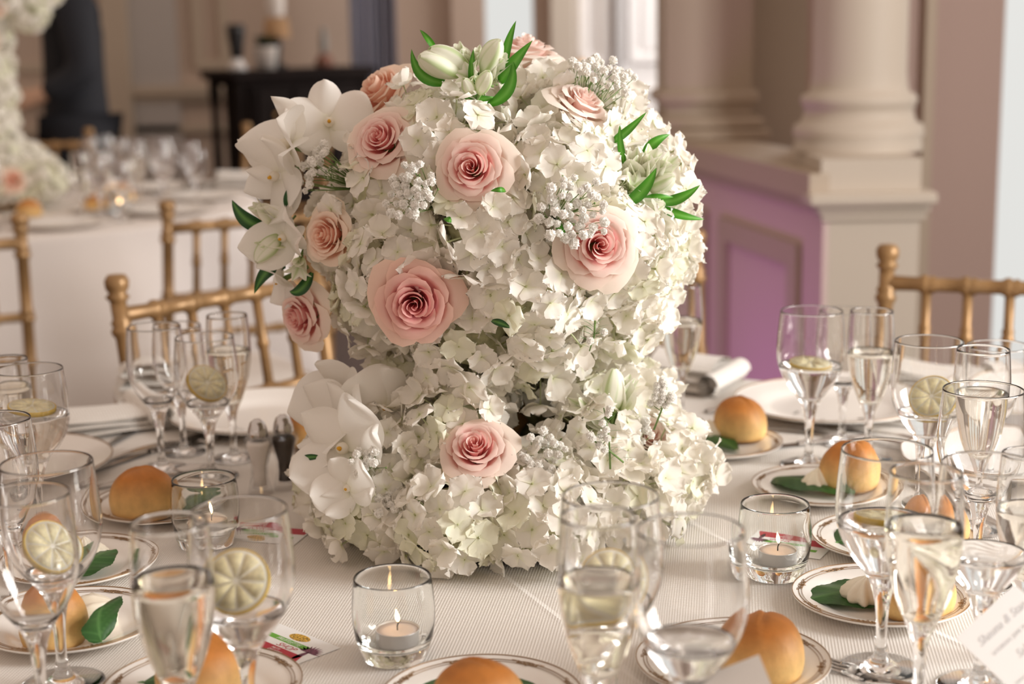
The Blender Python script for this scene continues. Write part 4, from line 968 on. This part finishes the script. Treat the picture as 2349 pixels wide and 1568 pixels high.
bread_plate(165, 1416, 'gilt-edged bread plate at the left edge with roll and upright leaf', rot=.3)
rollb(118, 1418, 2, 'tall bread roll on the plate at the left edge, under two wine glasses', 1.0)
butter(208, 1400, 'folded butter curl between the left-edge roll and its leaf', 1.5, (.35, .9, .4))
pleaf((232, 1468), (272, 1366), 0.026, 'dark leaf standing on the left-edge plate', .045, 1, .012)
bread_plate(168, 1280, 'bread plate second from the front on the left, behind the near wine glass', rot=.1)
rollb(112, 1238, 1, 'bread roll seen through the near left wine glass', .5)
butter(212, 1262, 'butter rosette on the second left plate, behind the near wine glass', 1.1)
pleaf((172, 1318), (266, 1258), 0.023, 'dark leaf on the second left plate, right of the near wine glass', .012, 2)
bread_plate(375, 1145, 'bread plate behind the left votive candle', rot=.6)
rollb(330, 1130, 0, 'browned bread roll left of the left votive candle', 2.0)
butter(388, 1152, 'butter rosette between the browned roll and the left votive', 1.0)
pleaf((400, 1172), (512, 1128), 0.024, 'dark leaf seen through the left votive holder', .015, 3)
bread_plate(465, 1566, 'bread plate cut by the bottom edge, below the left champagne flute', rot=.45)
pleaf((330, 1562), (578, 1512), 0.024, 'leaf under the roll at the bottom edge, below the left flute', .0, 4, .003)
rollb(455, 1545, 3, 'large bread roll at the bottom edge, behind the left flute’s stem', 1.2, dz=.012)
bread_plate(1104, 1592, 'bread plate cut by the bottom edge in the centre', rot=.05)
pleaf((940, 1572), (1250, 1574), 0.027, 'leaf under the roll at the bottom centre edge', .0, 5, .003)
rollb(1098, 1592, 1, 'bread roll at the bottom centre edge', 2.1, dz=.012)
bread_plate(1681, 1506, 'bread plate with a big roll behind the small white card', rot=.3)
pleaf((1545, 1535), (1720, 1470), 0.029, 'leaf on the plate behind the small white card', .004, 6)
butter(1662, 1482, 'butter rosette half hidden by the big roll behind the small card', 1.0)
rollb(1752, 1486, 0, 'big round bread roll with a seam, behind the small white card', 2.7)
bread_plate(2020, 1358, 'bread plate with a broad leaf, behind the near right wine glass stem', rot=.2)
pleaf((2050, 1350), (1852, 1372), 0.037, 'broad flat leaf on the plate right of the right votive', .002, 7, .004)
butter(1974, 1352, 'butter rosette on the broad leaf right of the right votive', 1.25, (.1, .2, 0))
rollb(2096, 1345, 3, 'floury bread roll behind the near right flute stem', .4)
bread_plate(2045, 1226, 'bread plate seen through the large near right wine glass', rot=.7)
pleaf((1922, 1242), (2050, 1205), 0.027, 'leaf seen through the large near right wine glass', .004, 8)
butter(2012, 1205, 'butter rosette seen through the large near right wine glass', 1.0)
rollb(2140, 1190, 1, 'bread roll seen through the near right flute', 1.4)
bread_plate(1888, 1108, 'bread plate behind the right votive with leaf and butter', rot=.1)
pleaf((1765, 1092), (1940, 1132), 0.027, 'bright green leaf on the plate behind the right votive', .004, 9)
butter(1876, 1098, 'butter rosette on the bright leaf behind the right votive', 1.15)
rollb(1948, 1070, 0, 'bread roll on the plate behind the right votive', 3.3)
bread_plate(1648, 1008, 'bread plate just right of the bouquet', rot=.5)
pleaf((1572, 980), (1690, 1030), 0.026, 'green leaf on the plate just right of the bouquet', .002, 10)
butter(1628, 985, 'butter rosette just right of the bouquet', 1.15)
rollb(1698, 962, 0, 'bread roll nearest the bouquet on its right', .2)
dinner_plate(610, 938, 'white dinner plate left of the bouquet, behind the salt and pepper')
dinner_plate(1905, 914, 'white dinner plate in front of the purple-lit wall')
dinner_plate(5, 1055, 'white dinner plate at the left edge beneath the water glass')
dinner_plate(2385, 905, 'white dinner plate behind the glasses at the right, partly under a napkin')
rollb(712, 975, 1, 'bread roll peeking out left of the bouquet behind the pepper shaker', .3)
dinner_plate(2330, 1045, 'white dinner plate at the right edge behind the water glasses')
# ------------------------------------------------------------------ shakers
def shaker(px, py, m, label):
    p = at_z(px, py, T0); p = Vector((p.x, p.y, T0+.0003)); o = empty('shaker', p, label, 'shaker', 'glass salt and pepper shakers')
    MB().lathe([(0, 0), (.0145, 0), (.015, .002), (.0125, .012), (.0100, .022), (.0105, .034), (.0150, .052), (.0178, .062), (.0165, .068), (.0115, .071), (.0105, .071), (.0145, .0665), (.0155, .062), (.013, .052), (.0085, .034), (.008, .022), (.0095, .008), (0, .006)], 10).build('glass_body', M_['thin'], o, smooth=False)
    MB().lathe([(0, .0095), (.0080, .0105), (.0070, .022), (.0076, .034), (.0118, .051), (.0142, .0605), (.012, .0645), (0, .0645)], 20).build('contents', m, o)
    MB().lathe([(.0112, .069), (.0122, .070), (.0122, .074), (.0112, .080), (.0085, .087), (.004, .0905), (0, .091)], 22).build('cap', M_['chrome'], o)
shaker(598, 1132, M_['salt'], 'salt shaker with chrome cap left of the bouquet'); shaker(656, 1120, M_['pepper'], 'pepper shaker with chrome cap touching the bouquet’s left side')
# ------------------------------------------------------------------ cutlery
def fork_mb():
    m = MB()
    m.grid(lambda u, v: (lerp(-.0032, .0032, v)*(1.0+.7*(1-u)**2), lerp(0, .12, u), .002+.006*math.sin(PI*u)), 14, 3); m.grid(lambda u, v: (lerp(-.0032, .0032, v)*(1.0+.7*(1-u)**2), lerp(0, .12, u), .0005+.006*math.sin(PI*u)), 14, 3)
    m.grid(lambda u, v: (lerp(-.010, .010, v)*(.34+.66*math.sin(u*PI/2)), lerp(.12, .145, u), .002-.002*math.sin(PI*u)), 6, 4)
    for k in range(4): x = -.0088+k*.00587; m.tube([(x, .143, .002), (x, .165, .001), (x*.95, .19, .005)], [.0013, .0012, .0005], 5)
    return m
def knife_mb():
    m = MB(); m.grid(lambda u, v: (lerp(-.0045, .0045, v), lerp(0, .1, u), .002+.004*math.sin(PI*v)), 4, 6); m.grid(lambda u, v: (lerp(-.0055, lerp(.0055, -.003, u**4), v), lerp(.1, .21, u), .003), 10, 3); m.box(-.004, .004, 0, .1, .0005, .002); return m
def spoon_mb():
    m = MB(); m.grid(lambda u, v: (lerp(-.0035, .0035, v)*(1+.5*(1-u)), lerp(0, .11, u), .002+.005*math.sin(PI*u)), 12, 3)
    m.lathe([(0, .0), (.6, .04), (1, .35), (1.02, .4), (.96, .38), (.6, .12), (0, .06)], 20, T=Matrix.Translation((0, .13, .001)) @ Matrix.Diagonal((.014, .022, .014, 1))); return m
CUT = {'fork': fork_mb().mesh('fork', M_['steel']), 'knife': knife_mb().mesh('knife', M_['steel']), 'spoon': spoon_mb().mesh('spoon', M_['steel'])}
def cut(kind, px, py, rot, label, z=0): 
    p = at_z(px, py, T0+z); o = inst(kind, CUT[kind], None, Vector((p.x, p.y, T0+.0005+z)), (0, 0, rot)); tag(o, label, kind, 'silver cutlery')
cut('fork', 230, 1062, -.9, 'fork below the rolled napkin on the left'); cut('fork', 262, 1052, -.85, 'second fork lying beside the first below the rolled napkin')
cut('knife', 395, 945, 2.9, 'knife lying behind the small glasses, above the rolled napkin')
cut('knife', 462, 1000, 2.6, 'knife between the glass stems left of the dinner plate')
cut('spoon', 1900, 1000, 1.15, 'spoon behind the bread plate, before the right dinner plate')
cut('knife', 1985, 1005, 1.9, 'knife right of the spoon before the right dinner plate')
cut('fork', 2130, 1050, .75, 'fork behind the large near right glass'); cut('fork', 2160, 1030, .75, 'fork behind and parallel to the first one at the right')
cut('fork', 2140, 985, 1.1, 'fork lying by the stems of the right flutes'); cut('knife', 1620, 948, -1.0, 'dark-bladed knife behind the roll right of the bouquet')
cut('fork', 2300, 1660, .75, 'fork entering at the bottom right under the menu card'); cut('spoon', 205, 1125, -1.0, 'spoon handle between the left plates')
cut('knife', 2330, 1230, .3, 'knife at the right edge behind the menu card'); cut('fork', 2300, 1160, -.4, 'fork at the right edge between the wine glasses')
# ------------------------------------------------------------------ napkins
def napkin(px, py, rot, L_, Wd, h, label, roll=True, at=None):
    p = at if at is not None else at_z(px, py, T0); o = empty('napkin', (p.x, p.y, T0+.0005), label, 'napkin', 'folded white napkins', rot)
    for k in range(3):
        e = k*.004
        m = MB(); n = 14
        def fn(u, v, e=e, k=k): return (lerp(-L_/2+e, L_/2-e*2, u), lerp(-Wd/2+e, Wd/2-e, v), .002+k*h/3+.004*math.sin(3*u+k)+h/3*.8*math.sin(PI*v)**.4)
        m.grid(fn, n, 10); m.grid(lambda u, v, f_=fn, k=k: (f_(u, v)[0], f_(u, v)[1], .001+k*h/3), n, 10); m.build('fold', M_['napkin'], o)
    if roll:
        pts = []
        for i in range(56): a = i*.42; r = .0175-.00026*i; pts.append((r*math.cos(a), r*math.sin(a)))
        def fr(u, v): i = min(55, int(round(u*55))); return (pts[i][0]+L_*.42, lerp(-Wd*.62, Wd*.62, v), pts[i][1]+.019)
        m = MB().grid(fr, 55, 6); m.build('rolled_edge', M_['napkin'], o)
napkin(225, 985, .55, .17, .11, .03, 'white folded napkin with rolled edge, left below the gold chair')
napkin(335, 905, 1.9, .10, .09, .055, 'small standing napkin fold behind the empty glasses', False)
napkin(1570, 885, -.5, .15, .11, .052, 'folded napkin behind the flute right of the bouquet')
napkin(2150, 878, -.4, .16, .10, .02, 'flat white napkin on the rear right dinner plate', False)
napkin(2320, 870, .2, .10, .10, .02, 'white napkin at the right edge behind the glasses', False)
# ------------------------------------------------------------------ cards and flyers
def text(body, size, parent, loc_, m, rot=0, shear=0, align='LEFT', name='lettering'):
    c = bpy.data.curves.new(name, 'FONT'); c.body = body; c.size = size; c.shear = shear; c.align_x = align; c.extrude = .00005; c.materials.append(m)
    o = bpy.data.objects.new(name, c); C.objects.link(o); o.parent = parent; o.location = loc_; o.rotation_euler = (0, 0, rot)
    me = bpy.data.meshes.new_from_object(o); bpy.data.objects.remove(o); o = inst(name, me, parent, loc_, (0, 0, rot)); return o
def flyer(px, py, rot, label, W_=.088, H_=.055):
    """px,py = right-bottom corner"""
    p = at_z(px, py, T0); o = empty('flyer', (p.x, p.y, T0+.0006), label, 'flyer', 'small printed food flyers', rot)
    MB().box(-W_, 0, 0, H_, 0, .0004).build('card', M_['paper'], o, smooth=False)
    z = .00045
    MB().add([(-W_+.002, .001, z), (-.004, .001, z), (-.003, .004, z), (-.010, .0200, z), (-W_+.002, .0200, z)], [(0, 1, 2, 3, 4)]).build('red_block', M_['red'], o, smooth=False)
    MB().add([(-W_+.010, .030, z), (-.020, .030, z), (-.018, .037, z), (-W_+.010, .037, z)], [(0, 1, 2, 3)]).build('green_strip', M_['lgreen'], o, smooth=False)
    text('SHOP', .0095, o, (-.050, .0215, z), M_['red'], shear=.3); text('FRUITLETTE', .006, o, (-.062, .0315, z+.0001), M_['whitep'], shear=.3)
    for k, w in enumerate(('NUTS', 'DELIVERY', 'PARTY', 'FRUIT')): text(w, .0042, o, (-.048, .0150-k*.0043, z+.0001), M_['whitep'], shear=.2)
    m = MB(); m.add([(-.045+.013*math.cos(a), .0455+.0065*math.sin(a), z) for a in [i*PI/8 for i in range(16)]], [tuple(range(16))]); m.build('fruit_picture', M_['food'], o, smooth=False)
    m = MB(); m.add([(-.013+.0028*math.cos(a), .020+.010*math.sin(a), z) for a in [i*PI/8 for i in range(16)]], [tuple(range(16))])
    for i in range(11):
        a = PI/2+(i-5)*.28; q = Vector((-.013, .028, z)); e = q+Vector((math.cos(a)*.015, math.sin(a)*.015, 0)); s = Vector((-math.sin(a), math.cos(a), 0))*.0013; m.add([q, q.lerp(e, .6)+s, e, q.lerp(e, .6)-s], [(0, 1, 2, 3)])
    m.build('beet_picture', M_['purplep'], o, smooth=False)
flyer(668, 1530, math.radians(-44), 'small printed flyer on the cloth right of the large near water glass')
flyer(1732, 1222, math.radians(152), 'small printed flyer seen through the right votive holder')
flyer(548, 1204, math.radians(165), 'small printed flyer behind the left votive and water glass')
# menu card, propped up on the right
def card(pts_px, ys, label, name):
    P = [at_y(x, y, yy) for (x, y), yy in zip(pts_px, ys)]
    o0 = P[0]; ex = (P[1]-P[0]); L1 = ex.length; ex.normalize(); nz = ex.cross(P[2]-P[0]).normalized(); ey = -nz.cross(ex); H1 = (P[2]-P[0]).dot(ey)
    R = Matrix((ex, ey, ex.cross(ey))).transposed(); o = empty(name, o0, label, 'card', 'printed white cards'); o.rotation_mode = 'QUATERNION'; o.rotation_quaternion = R.to_quaternion(); return o, L1, H1
# left corner, direction up-right along the top edge, direction down-right along the side
mc, L1, H1 = card(((2192, 1462), (2328, 1340), (2290, 1562)), (1.115, 1.145, 1.09), 'white menu card with script lettering, tilted at the lower right corner', 'menu_card')
MB().box(0, L1, -L1*2.2, 0, -.0006, 0).build('card', M_['paper'], mc, smooth=False)
def ml(s, size, t0, yy, sh=0): text(s, size*L1, mc, (t0*L1, -yy*L1, .0002), M_['ink'], shear=sh)
ml('Shauna & Stan', .135, .14, .26, .45); ml('SATURDAY, JUNE 24, 2017', .060, .17, .42); ml('Salad', .13, .36, .62, .45)
for k, s in enumerate(('field greens with champagne vinaigrette', 'cherry tomatoes, shaved carrot', 'warm rolls and butter')): ml(s, .05, .10, .80+k*.09)
ml('Entree', .13, .34, 1.16, .45)
for k, s in enumerate(('roasted chicken with fresh herbs', 'seasonal vegetables, petite potatoes', 'wedding cake, coffee and tea')): ml(s, .05, .10, 1.34+k*.09)
pc2, L2, H2 = card(((1565, 1568), (1741, 1500), (1600, 1640)), (1.03, 1.03, 1.02), 'small pale card propped at the bottom edge in front of the big roll', 'place_card')
MB().box(-.01, L2, -.055, 0, -.0008, 0).build('card', mat('beige_white_card', (.80, .77, .73), .7), pc2, smooth=False)  # card front in one even beige-white, slightly darker than the white paper
text('Chicken', .008, pc2, (.022, -.026, .0002), M_['ink'], shear=.45)
MB().box(.0, L2*.95, -.0015, 0, -.045, -.0008).build('card_back', M_['paper'], pc2, smooth=False)
# ------------------------------------------------------------------ far table settings (out of focus)
def T2p(r, a): return Vector((T2.x+r*math.cos(a), T2.y+r*math.sin(a), T0))
for k in range(10):
    a = k*2*PI/10+.25; ta = a+PI/2
    def o_(dr, dt): q = T2p(.55+dr, a); return q+Vector((math.cos(ta), math.sin(ta), 0))*dt
    lab = 'out-of-focus %s at the far table'
    dinner_plate(0, 0, lab % 'dinner plate', at=o_(.07, 0))
    bp = o_(-.18, -.02); bread_plate(0, 0, lab % 'bread plate', full=False, at=bp); rollb(0, 0, k % 4, lab % 'bread roll', k, at=bp)
    glass('goblet', 0, 0, lab % 'water glass', .12 if k % 2 else .14, 'glasses on the far table', at=o_(-.05, .155)); glass('flute', 0, 0, lab % 'champagne flute', .14, 'glasses on the far table', at=o_(-.125, .125)); glass('small', 0, 0, lab % 'wine glass', None, 'glasses on the far table', at=o_(.045, .19))
for (px, py, w) in ((950, 0, 0),):
    pass
for i, (px, py) in enumerate(((250, 452), (275, 475))):
    p = at_z(px, py, T0+.02); o = inst('votive_holder', VG, None, Vector((p.x, p.y, T0+.0003))); tag(o, 'out-of-focus votive holder on the far table', 'candle holder', 'far votive holders')
    t = empty('tealight', Vector((p.x, p.y, T0+.0131)), 'out-of-focus lit tealight on the far table', 'candle', 'far tealights'); inst('cup', TLC, t); inst('wax', TLW, t); inst('wick', WK, t); inst('flame', FLM, t, (0, 0, .0235))
p = at_z(560, 430, T0+.01); napkin(0, 0, .3, .2, .12, .07, 'bright napkin on the far table beside the orchids', False, at=p)
p = at_z(480, 428, T0+.01); napkin(0, 0, 1.0, .18, .14, .03, 'bright flat napkin on the far table above the gold chair back', False, at=p)
# ------------------------------------------------------------------ person in a dark suit
def skin_fig(name, verts, edges, rads, m, parent, sub=2, root=0):
    me = bpy.data.meshes.new(name); me.from_pydata([Vector(v) for v in verts], edges, []); o = bpy.data.objects.new(name, me); C.objects.link(o); o.parent = parent; me.materials.append(m)
    sk = o.modifiers.new('s', 'SKIN'); sk.use_smooth_shade = True
    for i, r in enumerate(rads): me.skin_vertices[0].data[i].radius = (r if isinstance(r, tuple) else (r, r))
    me.skin_vertices[0].data[root].use_root = True; ss = o.modifiers.new('b', 'SUBSURF'); ss.levels = sub; ss.render_levels = sub; return o
pp = at_y(172, 200, 6.75); P = empty('person', (pp.x, pp.y, 0), 'person in a dark navy suit standing behind the far table, one arm bent', 'person', rotz=math.radians(-70)); P.scale = (1.15, 1.15, 1)
body_v = [(0, 0, .95), (0, 0, 1.12), (0, 0, 1.30), (0, 0, 1.42), (0, -.01, 1.50), (0, -.02, 1.56), (0, -.02, 1.66), (0, -.01, 1.75),
  (.17, 0, 1.41), (.22, .02, 1.15), (.20, -.14, 1.05), (.19, -.20, 1.04), (-.17, 0, 1.41), (-.22, .03, 1.15), (-.23, -.02, .92), (-.23, -.03, .84),
  (.09, 0, .90), (.10, 0, .50), (.10, .02, .08), (.10, -.13, .04), (-.09, 0, .90), (-.10, 0, .50), (-.10, .02, .08), (-.10, -.13, .04)]
hand = []
E = [(0, 1), (1, 2), (2, 3), (3, 4), (4, 5), (5, 6), (6, 7), (3, 8), (8, 9), (9, 10), (10, 11), (3, 12), (12, 13), (13, 14), (14, 15), (0, 16), (16, 17), (17, 18), (18, 19), (0, 20), (20, 21), (21, 22), (22, 23)]
R_ = [(.13, .10), (.12, .09), (.15, .10), (.11, .08), .052, .07, .092, .06, .06, .045, .032, .036, .06, .045, .032, .036, .085, .06, .04, .035, .085, .06, .04, .035]
V_ = list(body_v)
for base, dirn in ((11, Vector((-.05, -1, 0)).normalized()), (15, Vector((0, -.15, -1)).normalized())):
    b = Vector(V_[base]); side = Vector((1, 0, 0)) if base == 15 else Vector((0, 0, 1))
    side = Vector((0, 1, 0)) if base == 15 else side
    for k, (o1, ln) in enumerate(((-.026, .07), (-.009, .082), (.009, .078), (.026, .062))):
        i = len(V_); V_ += [tuple(b+side*o1+dirn*.035), tuple(b+side*o1*1.1+dirn*(.035+ln*.5)), tuple(b+side*o1*1.1+dirn*(.03+ln)+Vector((-.012, 0, 0)))]; E += [(base, i), (i, i+1), (i+1, i+2)]; R_ += [.0095, .009, .007]
    i = len(V_); V_ += [tuple(b-side*.035+dirn*.0), tuple(b-side*.045+dirn*.035)]; E += [(base, i), (i, i+1)]; R_ += [.011, .009]
skin_fig('body', V_, E, R_, M_['skin'], P)
jv = [(0, 0, .84), (0, 0, 1.0), (0, 0, 1.15), (0, 0, 1.30), (0, 0, 1.42), (0, 0, 1.47), (.175, 0, 1.405), (.235, .02, 1.14), (.21, -.13, 1.05), (-.175, 0, 1.405), (-.235, .03, 1.14), (-.24, -.015, .93)]
skin_fig('suit_jacket', jv, [(0, 1), (1, 2), (2, 3), (3, 4), (4, 5), (4, 6), (6, 7), (7, 8), (4, 9), (9, 10), (10, 11)], [(.19, .14), (.17, .125), (.155, .12), (.18, .125), (.14, .10), .065, .08, .066, .05, .08, .066, .05], M_['suit'], P)
skin_fig('trousers', [(0, 0, 1.0), (.10, 0, .88), (.105, 0, .5), (.105, .02, .06), (-.10, 0, .88), (-.105, 0, .5), (-.105, .02, .06)], [(0, 1), (1, 2), (2, 3), (0, 4), (4, 5), (5, 6)], [(.15, .11), .11, .085, .075, .11, .085, .075], M_['suit'], P)
MB().lathe([(0, 1.78), (.05, 1.775), (.088, 1.74), (.102, 1.69), (.10, 1.64), (.085, 1.60), (.07, 1.60), (0, 1.62)], 18, T=Matrix.Translation((0, .012, 0))).build('hair', M_['hair'], P)
MB().lathe([(.058, 1.47), (.062, 1.50), (.056, 1.515), (.05, 1.50)], 18, T=Matrix.Translation((0, -.008, 0))).build('shirt_collar', M_['shirt'], P)
for s in (-1, 1):
    MB().lathe([(0, -.006), (.011, 0), (0, .006)], 8, T=Matrix.Translation((s*.032, -.108, 1.665))).build('eye', M_['shirt'], P); MB().lathe([(0, -.02), (.012, 0), (.008, .025), (0, .03)], 8, T=Matrix.Translation((s*.094, -.01, 1.65))).build('ear', M_['skin'], P)
MB().lathe([(0, -.015), (.014, -.01), (.008, .02), (0, .035)], 8, T=Matrix.Translation((0, -.115, 1.64))).build('nose', M_['skin'], P)
MB().box(-.022, .022, -.108, -.098, 1.60, 1.606).build('mouth', mat('lips', (.4, .15, .12), .5), P)
